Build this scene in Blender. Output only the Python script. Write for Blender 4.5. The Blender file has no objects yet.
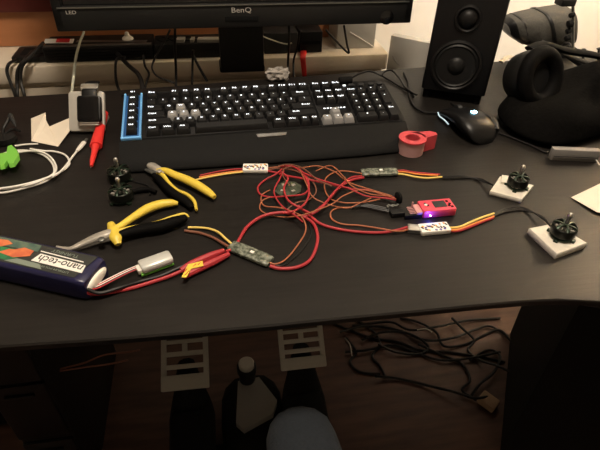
import bpy, bmesh, math, random
from mathutils import Matrix, Vector
random.seed(7)
sc = bpy.context.scene
COL = sc.collection
PI = math.pi
R = math.radians
# ------------------------------------------------------------------ camera geometry
TH, ROLL, YAW, FPX = R(38.6), R(1.94), R(11.0), 490.0
DESK = 0.74
CAMH = 0.42
_c, _s, _cr, _sr = math.cos(TH), math.sin(TH), math.cos(ROLL), math.sin(ROLL)
def _yaw(v): return Vector((v[0]*math.cos(YAW)+v[1]*math.sin(YAW), -v[0]*math.sin(YAW)+v[1]*math.cos(YAW), v[2]))
_r, _u, _f = Vector((1,0,0)), Vector((0,_s,_c)), Vector((0,_c,-_s))
CR, CU, CF = _yaw(_r*_cr+_u*_sr), _yaw(_u*_cr-_r*_sr), _yaw(_f)
def ray(u, v): return CR*((u-300)/FPX) - CU*((v-225)/FPX) + CF
def U(u, v, z=0.0):
    d = ray(u, v); t = (z-CAMH)/d.z
    return Vector((d.x*t, d.y*t, z+DESK))
def UY(u, v, Y):
    d = ray(u, v); t = Y/d.y
    return Vector((d.x*t, Y, CAMH+DESK+d.z*t))
cam = bpy.data.cameras.new('camera'); cam.sensor_fit = 'HORIZONTAL'; cam.sensor_width = 36
cam.lens = 36*FPX/600; cam.clip_start = 0.02
co = bpy.data.objects.new('camera', cam); COL.objects.link(co)
m3 = Matrix((CR, CU, -CF)).transposed()
co.matrix_world = Matrix.Translation((0,0,DESK+CAMH)) @ m3.to_4x4()
sc.camera = co
# ------------------------------------------------------------------ materials
def mat(name, col, rough=0.5, metal=0.0, col2=None, scale=30.0, bump=0.0, emit=None, es=0.0, trans=0.0, stretch=None, spec=None, sss=0.0):
    m = bpy.data.materials.new(name); m.use_nodes = True
    nt = m.node_tree; b = nt.nodes['Principled BSDF']
    b.inputs['Base Color'].default_value = (*col, 1); b.inputs['Roughness'].default_value = rough
    b.inputs['Metallic'].default_value = metal
    if spec is not None: b.inputs['Specular IOR Level'].default_value = spec
    if trans: b.inputs['Transmission Weight'].default_value = trans
    if emit: b.inputs['Emission Color'].default_value = (*emit, 1); b.inputs['Emission Strength'].default_value = es
    if col2 or bump:
        tc = nt.nodes.new('ShaderNodeTexCoord'); mp = nt.nodes.new('ShaderNodeMapping')
        if stretch: mp.inputs['Scale'].default_value = stretch
        n = nt.nodes.new('ShaderNodeTexNoise'); n.inputs['Scale'].default_value = scale; n.inputs['Detail'].default_value = 6
        nt.links.new(tc.outputs['Object'], mp.inputs['Vector']); nt.links.new(mp.outputs['Vector'], n.inputs['Vector'])
        if col2:
            r = nt.nodes.new('ShaderNodeValToRGB'); r.color_ramp.elements[0].position = .35; r.color_ramp.elements[1].position = .65
            r.color_ramp.elements[0].color = (*col, 1); r.color_ramp.elements[1].color = (*col2, 1)
            nt.links.new(n.outputs['Fac'], r.inputs['Fac']); nt.links.new(r.outputs['Color'], b.inputs['Base Color'])
        if bump:
            bp = nt.nodes.new('ShaderNodeBump'); bp.inputs['Strength'].default_value = bump; bp.inputs['Distance'].default_value = .002
            nt.links.new(n.outputs['Fac'], bp.inputs['Height']); nt.links.new(bp.outputs['Normal'], b.inputs['Normal'])
    return m
M = dict(
 desk=mat('desk_black_brown', (.0085,.0073,.0065), .42, col2=(.0125,.0108,.0096), scale=14, stretch=(1,12,12), bump=.12, spec=.24),
 floor=mat('floor_wood', (.052,.020,.011), .55, col2=(.10,.045,.027), scale=5, stretch=(1.2,9,1), bump=.1),
 wall=mat('wall_paint', (.84,.80,.73), .9, col2=(.86,.82,.75), scale=40, bump=.1),
 ceil=mat('ceiling_paint', (.78,.74,.66), .9, bump=.1),
 sill=mat('sill_stone', (.70,.62,.50), .55, col2=(.62,.54,.43), scale=9, bump=.05),
 wood=mat('orange_wood', (.48,.20,.085), .45, col2=(.42,.17,.07), scale=4, stretch=(1,1,10), bump=.05),
 redwood=mat('dark_red_wood', (.13,.018,.013), .45, col2=(.10,.013,.01), scale=4, stretch=(1,1,10)),
 blk=mat('black_plastic', (.0055,.0055,.0055), .5, scale=300, bump=.05, spec=.28),
 blk_s=mat('black_satin', (.0045,.0045,.005), .38, spec=.3),
 bezel=mat('bezel_charcoal', (.010,.010,.0098), .45, spec=.28),
 palm=mat('palm_rest_matte', (.0055,.0055,.0055), .7, scale=400, bump=.1, spec=.14),
 dgrey=mat('dark_grey_plastic', (.022,.023,.024), .5, spec=.35),
 screen=mat('screen_off', (.004,.004,.0045), .12),
 grill=mat('black_rubber', (.003,.003,.003), .85, spec=.2),
 cone=mat('speaker_cone', (.006,.0055,.0055), .45, spec=.25),
 silver=mat('silver_metal', (.62,.61,.58), .3, 1.0),
 can=mat('brushed_can', (.62,.63,.60), .4, .35),
 steel=mat('tool_steel', (.55,.51,.45), .33, .45, col2=(.38,.36,.32), scale=50),
 gmetal=mat('grey_metal', (.25,.26,.25), .35, .9),
 pedal=mat('pedal_silver_paint', (.40,.39,.355), .45, .1),
 keyc=mat('key_black', (.006,.006,.0065), .5, spec=.3),
 keyg=mat('key_grey', (.24,.24,.24), .45),
 legend=mat('key_legend_light', (.8,.82,.85), .5, emit=(.85,.92,1), es=1.7),
 blue=mat('blue_plastic', (.02,.09,.26), .4),
 bluel=mat('blue_trim', (.17,.47,.92), .3),
 white=mat('white_plastic', (.80,.77,.70), .4),
 paper=mat('paper', (.80,.72,.60), .85, col2=(.76,.68,.56), scale=25, bump=.1),
 foam=mat('foam_white', (.70,.66,.57), .8, col2=(.62,.58,.50), scale=120, bump=.4),
 lgrey=mat('light_grey_plastic', (.42,.40,.36), .5),
 grey=mat('grey_plastic', (.20,.19,.18), .5),
 greyfab=mat('grey_fabric', (.060,.056,.048), .95, col2=(.048,.045,.038), scale=220, bump=.5),
 blkfab=mat('black_fabric', (.003,.0028,.0026), .95, col2=(.0046,.0043,.004), scale=180, bump=.6, spec=.04),
 leather=mat('black_leatherette', (.0022,.002,.002), .7, scale=90, bump=.3, spec=.08),
 red=mat('red_silicone', (.40,.030,.038), .5, spec=.3),
 redp=mat('red_plastic', (.80,.04,.035), .35),
 rtape=mat('red_tape', (.56,.06,.075), .5),
 tapeside=mat('tape_clear_side', (.48,.27,.26), .3),
 orange=mat('orange_wire', (.38,.125,.06), .5, spec=.3),
 brown=mat('brown_wire', (.20,.075,.045), .4),
 yellow=mat('yellow_plastic', (.72,.54,.065), .42),
 ywire=mat('yellow_wire', (.85,.62,.16), .4),
 owire=mat('bright_orange_wire', (.80,.25,.05), .4),
 bwire=mat('black_wire', (.007,.0065,.0065), .45, spec=.3),
 wwire=mat('white_wire', (.82,.80,.74), .4),
 gwire=mat('grey_wire', (.45,.46,.38), .4),
 green=mat('green_plastic', (.19,.55,.07), .4),
 pcb=mat('green_circuit_board', (.022,.034,.020), .4, col2=(.07,.08,.055), scale=160),
 shrink=mat('grey_heat_shrink', (.05,.06,.045), .22, col2=(.24,.26,.21), scale=190, bump=.8),
 motor=mat('motor_dark_green', (.016,.03,.018), .3, .6),
 motorbell=mat('motor_bell_black', (.02,.022,.018), .28, .7),
 rpcb=mat('receiver_pink', (.72,.06,.10), .35),
 clear=mat('clear_pin_pink', (.60,.30,.30), .25),
 led=mat('blue_led', (.1,.1,1), .3, emit=(.012,.015,1), es=22),
 ledb=mat('blue_led_core', (.8,.8,1), .3, emit=(.75,.8,1), es=25),
 mlogo=mat('mouse_logo_light', (.5,.9,1), .3, emit=(.35,.80,1), es=12),
 mside=mat('mouse_strip_light', (.6,.8,.9), .3, emit=(.4,.55,.65), es=.6),
 batw=mat('battery_navy_film', (.008,.008,.042), .3, col2=(.011,.011,.055), scale=20),
 batlab=mat('battery_label_dark', (.025,.028,.026), .3),
 batgreen=mat('battery_label_green', (.03,.24,.08), .35, col2=(.02,.12,.06), scale=50),
 batorange=mat('battery_label_orange', (.72,.20,.07), .35, col2=(.50,.10,.05), scale=70),
 batteal=mat('battery_label_teal', (.05,.11,.09), .35, col2=(.12,.17,.12), scale=90),
 batgrey=mat('battery_label_grey', (.20,.24,.20), .35),
 white_l=mat('label_white', (.85,.83,.78), .5),
 red_l=mat('label_red', (.60,.02,.03), .5),
 blk_l=mat('label_black', (.01,.01,.01), .5),
 blue_l=mat('label_blue', (.08,.06,.30), .5),
 orange_l=mat('label_orange', (.75,.35,.08), .5),
 logo=mat('logo_light_grey', (.42,.40,.37), .4),
 jeans=mat('blue_grey_denim', (.009,.0125,.017), .95, col2=(.013,.017,.023), scale=260, bump=.5),
 shoe=mat('black_shoe', (.01,.01,.01), .6),
 tan=mat('tan_card', (.30,.20,.12), .8),
 clothw=mat('crumpled_tissue', (.36,.33,.30), .9, bump=.3),
 lamp=mat('lamp_glow', (1,.85,.6), .5, emit=(1,.85,.66), es=8),
 watchglass=mat('watch_glass', (.004,.004,.005), .08),
)
# ------------------------------------------------------------------ mesh builder
class MB:
    def __init__(s, T=None): s.bm = bmesh.new(); s.T = T or Matrix.Identity(4); s.smooth = True
    def _v(s, p): return s.bm.verts.new(s.T @ Vector(p))
    def face(s, vs):
        try: return s.bm.faces.new(vs)
        except ValueError: return None
    def add(s, verts, faces):
        vv = [s._v(p) for p in verts]
        for f in faces: s.face([vv[i] for i in f])
        return vv
    def prism(s, pts, z0, z1, top=None):
        n = len(pts); top = top or pts
        a = [s._v((p[0], p[1], z0)) for p in pts]; b = [s._v((p[0], p[1], z1)) for p in top]
        s.face(a[::-1]); s.face(b)
        for i in range(n): s.face([a[i], a[(i+1)%n], b[(i+1)%n], b[i]])
    def loft(s, rings, cap=True, closed=True):
        vr = [[s._v(p) for p in r] for r in rings]
        for a, b in zip(vr, vr[1:]):
            n = len(a)
            for i in range(n if closed else n-1): s.face([a[i], a[(i+1)%n], b[(i+1)%n], b[i]])
        if cap: s.face(vr[0][::-1]); s.face(vr[-1])
        return vr
    def box(s, c, sz, b=0.0, rz=0.0, M4=None):
        c = Vector(c); hx, hy, hz = sz[0]/2, sz[1]/2, sz[2]/2
        T0 = s.T; s.T = T0 @ Matrix.Translation(c) @ Matrix.Rotation(rz, 4, 'Z') @ (M4 or Matrix.Identity(4))
        b = min(b, hx*.95, hy*.95, hz*.95)
        if b <= 0: s.prism([(-hx,-hy),(hx,-hy),(hx,hy),(-hx,hy)], -hz, hz)
        else:
            def rr(x, y, r, z):
                o = []
                for cx, cy, a0 in ((x-r,y-r,0),(-x+r,y-r,90),(-x+r,-y+r,180),(x-r,-y+r,270)):
                    for k in range(4): a = R(a0+k*30); o.append((cx+r*math.cos(a), cy+r*math.sin(a), z))
                return o
            e = b*.35
            s.loft([rr(hx-e*1.5,hy-e*1.5,b,-hz), rr(hx-e*.4,hy-e*.4,b,-hz+e*.45), rr(hx,hy,b,-hz+e*1.6), rr(hx,hy,b,hz-e*1.6), rr(hx-e*.4,hy-e*.4,b,hz-e*.45), rr(hx-e*1.5,hy-e*1.5,b,hz)])
        s.T = T0
    def rings(s, prof, c=(0,0,0), axis=(0,0,1), seg=28, cap=True):
        ax = Vector(axis).normalized(); q = ax.to_track_quat('Z', 'Y'); c = Vector(c)
        s.loft([[c + q @ Vector((r*math.cos(2*PI*i/seg), r*math.sin(2*PI*i/seg), z)) for i in range(seg)] for r, z in prof], cap)
    def cyl(s, p0, p1, r0, r1=None, seg=16):
        r1 = r0 if r1 is None else r1; p0 = Vector(p0); p1 = Vector(p1); L = (p1-p0).length
        s.rings([(r0,0),(r1,L)], p0, p1-p0, seg)
    def tube(s, pts, r, seg=8, n=8, closed=False, flat=1.0):
        P = [Vector(p) for p in pts]; rad = r if isinstance(r, (list, tuple)) else [r]*len(P)
        out, rr = [], []
        K = len(P)
        for i in range(K-1 if not closed else K):
            p0 = P[(i-1)%K] if (closed or i > 0) else P[i]*2-P[i+1]
            p1 = P[i]; p2 = P[(i+1)%K]
            p3 = P[(i+2)%K] if (closed or i+2 < K) else P[i+1]*2-P[i]
            for k in range(n):
                t = k/n
                out.append(.5*((2*p1)+(p2-p0)*t+(2*p0-5*p1+4*p2-p3)*t*t+(3*p1-3*p2+p3-p0)*t**3)); rr.append(rad[i]*(1-t)+rad[(i+1)%K]*t)
        if not closed: out.append(P[-1]); rr.append(rad[-1])
        rings_ = []; nrm = None
        L = len(out)
        for i in range(L):
            t = (out[(i+1)%L]-out[i-1]) if closed else (out[min(i+1,L-1)]-out[max(i-1,0)])
            if t.length < 1e-9: t = Vector((1,0,0))
            t.normalize()
            if nrm is None: nrm = Vector((0,0,1)) - t*t.z if abs(t.z) < .95 else Vector((1,0,0))-t*t.x
            nrm = nrm - t*nrm.dot(t); nrm.normalize(); bi = t.cross(nrm)
            rings_.append([out[i]+(nrm*math.cos(2*PI*k/seg)*flat+bi*math.sin(2*PI*k/seg))*rr[i] for k in range(seg)])
        if closed:
            rings_.append(rings_[0]); s.loft(rings_, cap=False)
        else: s.loft(rings_)
    def build(s, name, material, parent=None, smooth=True, world=False, ang=40):
        bmesh.ops.remove_doubles(s.bm, verts=s.bm.verts, dist=1e-6)
        bmesh.ops.recalc_face_normals(s.bm, faces=s.bm.faces)
        me = bpy.data.meshes.new(name)
        if parent is not None and world:
            s.bm.transform(WM[parent.name].inverted())
        s.bm.to_mesh(me); s.bm.free()
        me.materials.append(material)
        if smooth:
            for p in me.polygons: p.use_smooth = True
            try: me.set_sharp_from_angle(angle=R(ang))
            except Exception: pass
        o = bpy.data.objects.new(name, me); COL.objects.link(o)
        if parent is not None: o.parent = parent; WM[o.name] = WM[parent.name]
        else: WM[o.name] = Matrix.Identity(4)
        return o
WM = {}
def thing(name, label, cat, loc=(0,0,0), rz=0.0, group=None):
    o = bpy.data.objects.new(name, None); COL.objects.link(o); o.empty_display_size = .02
    o.location = loc; o.rotation_euler = (0,0,rz); tag(o, label, cat, group)
    WM[o.name] = Matrix.Translation(Vector(loc)) @ Matrix.Rotation(rz, 4, 'Z')
    return o
def tag(o, label, cat, group=None):
    o['label'] = label; o['category'] = cat
    if group: o['group'] = group
    return o
def struct(o): o['kind'] = 'structure'; return o
_tc = {}
def textmesh(s, size, ex=.0):
    k = (s, size, ex)
    if k in _tc: return _tc[k]
    cu = bpy.data.curves.new('t', 'FONT'); cu.body = s; cu.size = size; cu.extrude = ex; cu.align_x = 'CENTER'; cu.align_y = 'CENTER'; cu.resolution_u = 2
    ob = bpy.data.objects.new('t', cu); COL.objects.link(ob)
    dg = bpy.context.evaluated_depsgraph_get(); me = bpy.data.meshes.new_from_object(ob.evaluated_get(dg))
    bpy.data.objects.remove(ob); _tc[k] = me
    return me
def text(name, s, size, M4, material, parent=None, ex=.0002, world=False, bold=0):
    me = textmesh(s, size, ex).copy(); me.materials.clear(); me.materials.append(material)
    if parent is not None and world: M4 = WM[parent.name].inverted() @ M4
    me.transform(M4)
    o = bpy.data.objects.new(name, me); COL.objects.link(o)
    if parent is not None: o.parent = parent
    return o
Tm = Matrix.Translation
def Rm(a, ax): return Matrix.Rotation(a, 4, ax)
def wire(name, pts, r, material, parent, z=None):
    """pts: (u, v, height above the desk)"""
    m = MB(); m.tube([U(p[0], p[1], max(p[2] if len(p) > 2 else r, r)+.0004) for p in pts], r, seg=8, n=7)
    return m.build(name, material, parent, world=True)
def ang(a, b): return math.atan2(b.y-a.y, b.x-a.x)

# ------------------------------------------------------------------ room shell
X0, X1, Y0, Y1, ZC = -1.9, 2.1, -2.2, 1.36, 2.5
m = MB(); m.box(((X0+X1)/2,(Y0+Y1)/2,-.05),(X1-X0+.2,Y1-Y0+.2,.1)); struct(m.build('floor', M['floor'], smooth=False))
m = MB(); m.box(((X0+X1)/2,(Y0+Y1)/2,ZC+.05),(X1-X0+.2,Y1-Y0+.2,.1)); struct(m.build('ceiling', M['ceil'], smooth=False))
m = MB(); m.box(((X0+X1)/2,Y1+.05,ZC/2),(X1-X0+.2,.1,ZC)); struct(m.build('wall_back', M['wall'], smooth=False))
m = MB(); m.box(((X0+X1)/2,Y0-.05,ZC/2),(X1-X0+.2,.1,ZC)); struct(m.build('wall_front', M['wall'], smooth=False))
m = MB(); m.box((X0-.05,(Y0+Y1)/2,ZC/2),(.1,Y1-Y0,ZC)); struct(m.build('wall_left', M['wall'], smooth=False))
m = MB(); m.box((X1+.05,(Y0+Y1)/2,ZC/2),(.1,Y1-Y0,ZC)); struct(m.build('wall_right', M['wall'], smooth=False))
# sill ledge behind the desk: slab with rounded nose above a set-back fascia
LX = .435
m = MB(); m.box(((X0+LX)/2,(1.155+Y1)/2,DESK-.02),(LX-X0,Y1-1.155,.04), b=.008)
m.box(((X0+LX)/2-.004,(1.175+Y1)/2,DESK-.047),(LX-X0-.008,Y1-1.175,.014))
m.box(((X0+LX)/2-.002,(1.162+Y1)/2,DESK-.054-(DESK-.054)/2+.0),(LX-X0-.004,Y1-1.162,DESK-.054))
struct(m.build('trim_1', M['sill'], smooth=True, ang=30))

# ------------------------------------------------------------------ wooden cabinet back on the ledge
pl = UY(20, 12, 1.29).z; px = UY(343, 30, 1.29).x
t = thing('wooden_cabinet', 'orange brown wooden cabinet panel with dark red rail standing on the ledge behind the monitor', 'cabinet', (0,1.32,DESK))
m = MB(); m.box(((X0+.02+px)/2,0,(pl-DESK)/2+.001),(px-X0-.02,.06,pl-DESK), b=.003); m.build('side_panel', M['wood'], t)
m = MB(); m.box(((X0+.02+px)/2,-.008,pl-DESK+.14),(px-X0-.02,.07,.275), b=.004); m.build('rail', M['redwood'], t)

# ------------------------------------------------------------------ desk
t = thing('desk', 'large black-brown desk with a gently curved front edge and metal legs', 'desk', (0,.7,0))
front = [(-.9,.40),(-.55,.376)] + [tuple(U(u,v)[:2]) for u,v in ((0,346.5),(60,342.6),(120,338.5),(200,332),(270,325.6),(340,318.4),(420,311),(480,305),(530,300.8),(560,299.5),(600,301.5))] + [(.50,.30),(.60,.25),(.72,.18),(.95,.08)]
back = [(.95,1.10),(.49,1.062),(.29,1.045),(-.19,1.004),(-.42,.992),(-.9,.965)]
out = front + back
m = MB(Tm((0,-.7,0)))
def inset(pts, d):
    c = Vector((.05,.72)); return [tuple(Vector(p)+(c-Vector(p)).normalized()*d) for p in pts]
m.loft([[(*p,DESK-.020) for p in inset(out,.022)],[(*p,DESK-.0085) for p in out],[(*p,DESK-.0018) for p in out],[(*p,DESK) for p in inset(out,.0022)]])
m.build('desktop', M['desk'], t, smooth=False)
for x, y in ((-.80,.90),(-.78,.50),(.85,.98),(.85,.25)):
    m = MB(Tm((x,y-.7,0))); m.rings([(.03,0),(.03,.01),(.02,.02),(.02,DESK-.024),(.05,DESK-.021)]); m.build('leg', M['blk'], t)
m = MB(Tm((0,-.7,0))); m.box((.03,.93,DESK-.049),(1.6,.03,.055)); m.box((.03,.50,DESK-.034),(1.6,.02,.025)); m.build('frame_rail', M['blk'], t)

# ------------------------------------------------------------------ monitor
mbl, mbr = UY(57.5,31.5,1.0), UY(410,24.3,1.0)
mw = mbr.x-mbl.x; mx = (mbl.x+mbr.x)/2; mz = (mbl.z+mbr.z)/2-DESK
t = thing('monitor', 'wide black desktop monitor with glossy dark screen standing behind the keyboard', 'monitor', (mx,1.03,DESK), 0)
TT = Tm((0,0,mz)) @ Rm(R(-3),'X')
H = .41; bb = .043
m = MB(TT)
m.box((0,-.018,bb/2),(mw,.03,bb), b=.004)
m.box((0,-.018,H-.01),(mw,.03,.022), b=.004)
for s in (-1,1): m.box((s*(mw/2-.009),-.018,H/2),(.018,.030,H-.01), b=.004)
m.build('bezel', M['bezel'], t)
m = MB(TT); m.box((0,-.0346,bb-.0015),(mw-.02,.002,.0022)); m.build('bezel_trim', M['gmetal'], t)
m = MB(TT); m.box((0,-.016,H/2),(mw-.03,.014,H-.03)); m.build('screen', M['screen'], t, smooth=False)
m = MB(TT); m.box((0,.012,H/2),(mw-.02,.035,H-.02), b=.012); m.build('back_shell', M['blk'], t)
# stand
nl, nr = U(222,80).x-mx, U(266,78).x-mx; nc = (nl+nr)/2; nw = nr-nl
m = MB(); m.prism([(nc-nw/2*.98,.03),(nc+nw/2*.98,.03),(nc+nw/2,.055),(nc-nw/2,.055)], .012, .30, top=[(nc-nw/2*.9,.03),(nc+nw/2*.9,.03),(nc+nw/2*.92,.055),(nc-nw/2*.92,.055)]); m.build('stand_neck', M['blk'], t, smooth=False)
m = MB(); m.box((nc,.070,.0065),(.10,.060,.012), b=.012); m.build('stand_base', M['blk'], t)
M4 = TT @ Tm((0,-.0337,0)) @ Rm(PI/2,'X')
def onbez(u, v):
    p = UY(u, v, 1.03-.034); return p.x-mx, p.z-DESK-mz
x, z = onbez(241.5, 11.5)
text('logo', 'BenQ', .0135, TT@Tm((x,-.0336,z))@Rm(PI/2,'X')@Matrix.Diagonal((1.25,1,1,1)), M['logo'], t)
x, z = onbez(71, 14)
text('label_text', 'LED', .0085, TT@Tm((x,-.0336,z))@Rm(PI/2,'X')@Matrix.Diagonal((1.3,1,1,1)), M['logo'], t)
x, z = onbez(387, 18.5)
m = MB(TT); m.rings([(.0001,.0005),(.013,.0004),(.014,0)], (x,-.0338,z), (0,-1,0)); o = m.build('sensor_window', M['screen'], t)
x, z = onbez(242, 20)
m = MB(TT); m.box((x,-.0336,z),(.065,.0012,.010), b=.002); m.build('cable_notch', M['grill'], t)

# ------------------------------------------------------------------ keyboard
KX, KY, KR = .0945, .779, R(1.4); TILT = R(9.5); PU = .01905
t = thing('keyboard', 'black mechanical keyboard with white lit legends, grey arrow keys and blue strip at left', 'keyboard', (KX,KY,DESK), KR)
HZ = .0520
KT = Tm((0,0,HZ)) @ Rm(TILT,'X')     # key-top plane
def K(u, r): return ((u-11)*PU, -(r-2)*PU)
def kp(u, r, z=0): x, y = K(u, r); return KT @ Vector((x, y, z))
# body
def krow(u0, u1, zt, zb, sk=0):
    pass
m = MB(KT)
ul, ur, rb, rf = -2.15, 23.15, -2.3, 4.72
a = [K(ul,rf),K(ur-.1,rf),K(ur,3.9),K(ur-.15,rb+.7),K(ur-1.0,rb),K(11,rb-.25),K(ul+.6,rb),K(ul,rb+.5)]
m.prism(a, -.030, -.0105, top=[(x*.994,y*.99) for x,y in a])
m.build('body', M['blk'], t, smooth=False)
m = MB(KT); 
for x0, x1, r0, r1 in ((-.3,15.2,-1.95,4.62),(15.2,18.4,-1.95,4.62),(18.4,22.7,-1.95,4.62)):
    c0, c1 = K(x0,r0), K(x1,r1); m.box(((c0[0]+c1[0])/2,(c0[1]+c1[1])/2,-.0102),(abs(c1[0]-c0[0])-.001,abs(c0[1]-c1[1]),.0015), b=.0006)
m.build('key_deck', M['blk_s'], t)
# palm rest: slopes down to the desk
m = MB()
pts0 = [kp(u, rf+.05, -.010) for u in (-2.15, 4, 11, 18, 23.0)]
pf = [Vector((kp(u,0,0).x*1.0, (KT@Vector((0,K(0,r)[1],0))).y, 0)) for u, r in ((-2.1,7.0),(4,7.25),(11,7.4),(18,7.4),(22.7,7.2))]
rings_ = []
for a_, b_ in zip(pts0, pf):
    bb_ = Vector((b_.x,b_.y,.008)); mid = (a_*.35+bb_*.65)+Vector((0,0,.001)); m2 = (a_*.75+bb_*.25)+Vector((0,0,.0015))
    rings_.append([Vector((a_.x,a_.y,.001)), a_, m2, mid, bb_, Vector((b_.x,b_.y-.0015,.004)), Vector((b_.x,b_.y,.001))])
m.loft(rings_); m.build('palm_rest', M['palm'], t)
# logo plate on palm rest
m = MB(KT); c = K(8.9,5.0); l_ = U(255.5,135,.030); r_ = U(287,131,.030)
m = MB(); iw = WM[t.name].inverted(); la, ra = iw@l_, iw@r_; mid = (la+ra)/2
hw = (ra.x-la.x)/2
m.T = Tm((mid.x, mid.y, .0300)) @ Rm(R(6),'X')
m.prism([(-hw+.003,-.012),(hw-.004,-.012),(hw,.003),(-hw,.003)], -.004, .0022); m.build('logo_plate', M['silver'], t, smooth=False)
text('logo', 'G', .008, Tm((mid.x, mid.y-.004, .0312)) @ Rm(R(10),'X'), M['blk_l'], t)
# feet
m = MB()
for u in (0, 21): p = kp(u,-1.3,-.028); m.box((p.x,p.y,p.z/2+.001),(.02,.008,p.z), b=.001)
for u in (0, 21): p = kp(u,4.2,-.028); m.box((p.x,p.y,max(p.z,.004)/2+.001),(.02,.01,max(p.z,.004)), b=.001)
m.build('foot', M['grill'], t)
kmesh = {}
def keymesh(w, h):
    k = (round(w,3), round(h,3))
    if k in kmesh: return kmesh[k]
    mb = MB(); hx, hy = w*PU/2-.0006, h*PU/2-.0006
    def rr(x, y, r, z, dy=0):
        o = []
        for cx, cy, a0 in ((x-r,y-r,0),(-x+r,y-r,90),(-x+r,-y+r,180),(x-r,-y+r,270)):
            for q in range(3): a = R(a0+q*45); o.append((cx+r*math.cos(a), cy+r*math.sin(a)+dy, z))
        return o
    mb.loft([rr(hx,hy,.001,-.0098), rr(hx-.0006,hy-.0006,.0012,-.007), rr(hx-.0022,hy-.002,.0018,-.0008,.0006), rr(hx-.0028,hy-.0026,.0018,0,.0008)])
    bmesh.ops.recalc_face_normals(mb.bm, faces=mb.bm.faces)
    me = bpy.data.meshes.new('key'); mb.bm.to_mesh(me); mb.bm.free()
    for p in me.polygons: p.use_smooth = True
    me.set_sharp_from_angle(angle=R(35))
    kmesh[k] = me; return me
kmat = {}
def key(u, r, w=1, h=1, leg='', kind='key', mm='keyc', lx=None, ls=.0060):
    me = keymesh(w, h); kk = (id(me), mm)
    if kk not in kmat: me2 = me.copy(); me2.materials.clear(); me2.materials.append(M[mm]); kmat[kk] = me2
    o = bpy.data.objects.new(kind, kmat[kk]); COL.objects.link(o); o.parent = t
    o.matrix_local = KT @ Tm((*K(u, r), 0)); WM[o.name] = WM[t.name]
    if leg:
        me = textmesh(leg, ls, 0.0001)
        if not me.materials: me.materials.append(M['legend'])
        g = bpy.data.objects.new('legend', me); COL.objects.link(g); g.parent = o
        g.location = ((lx if lx is not None else 0), .0028*h if h == 1 else .008, .0002)
        g.scale = (1.15,.85,1)
    return o
fr = -1.28
for u, l in zip([.5,2.5,3.5,4.5,5.5,7,8,9,10,11.5,12.5,13.5,14.5], ['Esc']+['F%d' % i for i in range(1,13)]): key(u, fr, leg=l, kind='function_key', ls=.0075)
for u, l in zip([15.75,16.75,17.75], ['Prt','Scr','Brk']): key(u, fr, leg=l, kind='function_key', ls=.0078)
for i, c in enumerate('`1234567890-='): key(i+.5, 0, leg=c)
key(14, 0, 2, leg='Back')
key(.75, 1, 1.5, leg='Tab', lx=-.006)
for i, c in enumerate('QWERTYUIOP[]'): key(i+2, 1, leg=c, mm='keyg' if c == 'W' else 'keyc')
key(14.25, 1, 1.5, leg='\\')
key(.875, 2, 1.75, leg='Caps', lx=-.006)
for i, c in enumerate("ASDFGHJKL;'"): key(i+2.25, 2, leg=c, mm='keyg' if c in 'ASD' else 'keyc')
key(13.875, 2, 2.25, leg='Enter', lx=.006)
key(1.125, 3, 2.25, leg='Shift', lx=-.01)
for i, c in enumerate('ZXCVBNM,./'): key(i+2.75, 3, leg=c)
key(13.625, 3, 2.75, leg='Shift', lx=-.01)
for u, w, l in ((.625,1.25,'Ctrl'),(1.875,1.25,'Win'),(3.125,1.25,'Alt'),(11.375,1.25,'Alt'),(12.625,1.25,'Win'),(13.75,1,'Fn'),(14.6,.8,'Ctl')): key(u, 4, w, leg=l, lx=-.001)
sp = key(7.25, 4, 6.4, kind='space_bar')
for r, ls in ((0,('Ins','Hm','PgU')),(1,('Del','End','PgD'))):
    for i, l in enumerate(ls): key(15.75+i, r, leg=l)
for (u, r, l) in ((16.75,3,'^'),(15.75,4,'<'),(16.75,4,'v'),(17.75,4,'>')): key(u, r, leg=l, kind='arrow_key', mm='keyg')
for r, row in ((0,('Num','/','*')),(1,'789'),(2,'456'),(3,'123')):
    for i, c in enumerate(row): key(19+i, r, leg=c)
key(22, 0, leg='-'); key(22, 1.5, 1, 2, leg='+'); key(22, 3.5, 1, 2, leg='Ent'); key(19.5, 4, 2, leg='0'); key(21, 4, leg='.')
for i, rr_ in enumerate((-1.25,-.35,.75,1.68,2.72,3.68)): key(-1.165, rr_, 1.0, .9, leg='G%d' % (i+1), kind='macro_key')
# media buttons, roller and lights above the number pad
for u in (19.4,20.4,21.4,22.3):
    m = MB(KT); c = K(u,-1.35); m.box((*c,-.007),(.011,.007,.004), b=.002); m.build('media_button', M['dgrey'], t)
m = MB(KT); c = K(18.6,-2.2); m.cyl((c[0]-.004,c[1],-.006),(c[0]+.020,c[1],-.006),.007); m.build('volume_roller', M['grill'], t)
m = MB(KT); c = K(18.75,-1.5); m.box((*c,-.0085),(.0055,.0035,.001), b=.001); m.build('indicator_light', M['legend'], t)
m = MB(KT); 
c = K(16.9,2.0)
for i in range(7): m.box((c[0]-.018+i*.006, c[1]-.001, -.0088),(.0035,.002,.0006))
m.build('indicator_light', M['legend'], t)
# blue strips round the macro keys
m = MB(KT)
for u in (-1.88,-.45):
    c0, c1 = K(u,-1.9), K(u,4.6); m.box((c0[0],(c0[1]+c1[1])/2,-.0085),(.0032,abs(c0[1]-c1[1]),.0065), b=.0012)
c0, c1 = K(-1.88,4.62), K(-.45,4.62); m.box(((c0[0]+c1[0])/2,c0[1],-.0085),(c1[0]-c0[0]+.0045,.0045,.0065), b=.0012)
m.build('blue_strip', M['bluel'], t)
m = MB(KT); c0, c1 = K(-1.85,-1.8), K(-.5,4.6); m.box(((c0[0]+c1[0])/2,(c0[1]+c1[1])/2,-.0102),(c1[0]-c0[0],c0[1]-c1[1],.0014)); m.build('blue_plate', M['blue'], t)

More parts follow.
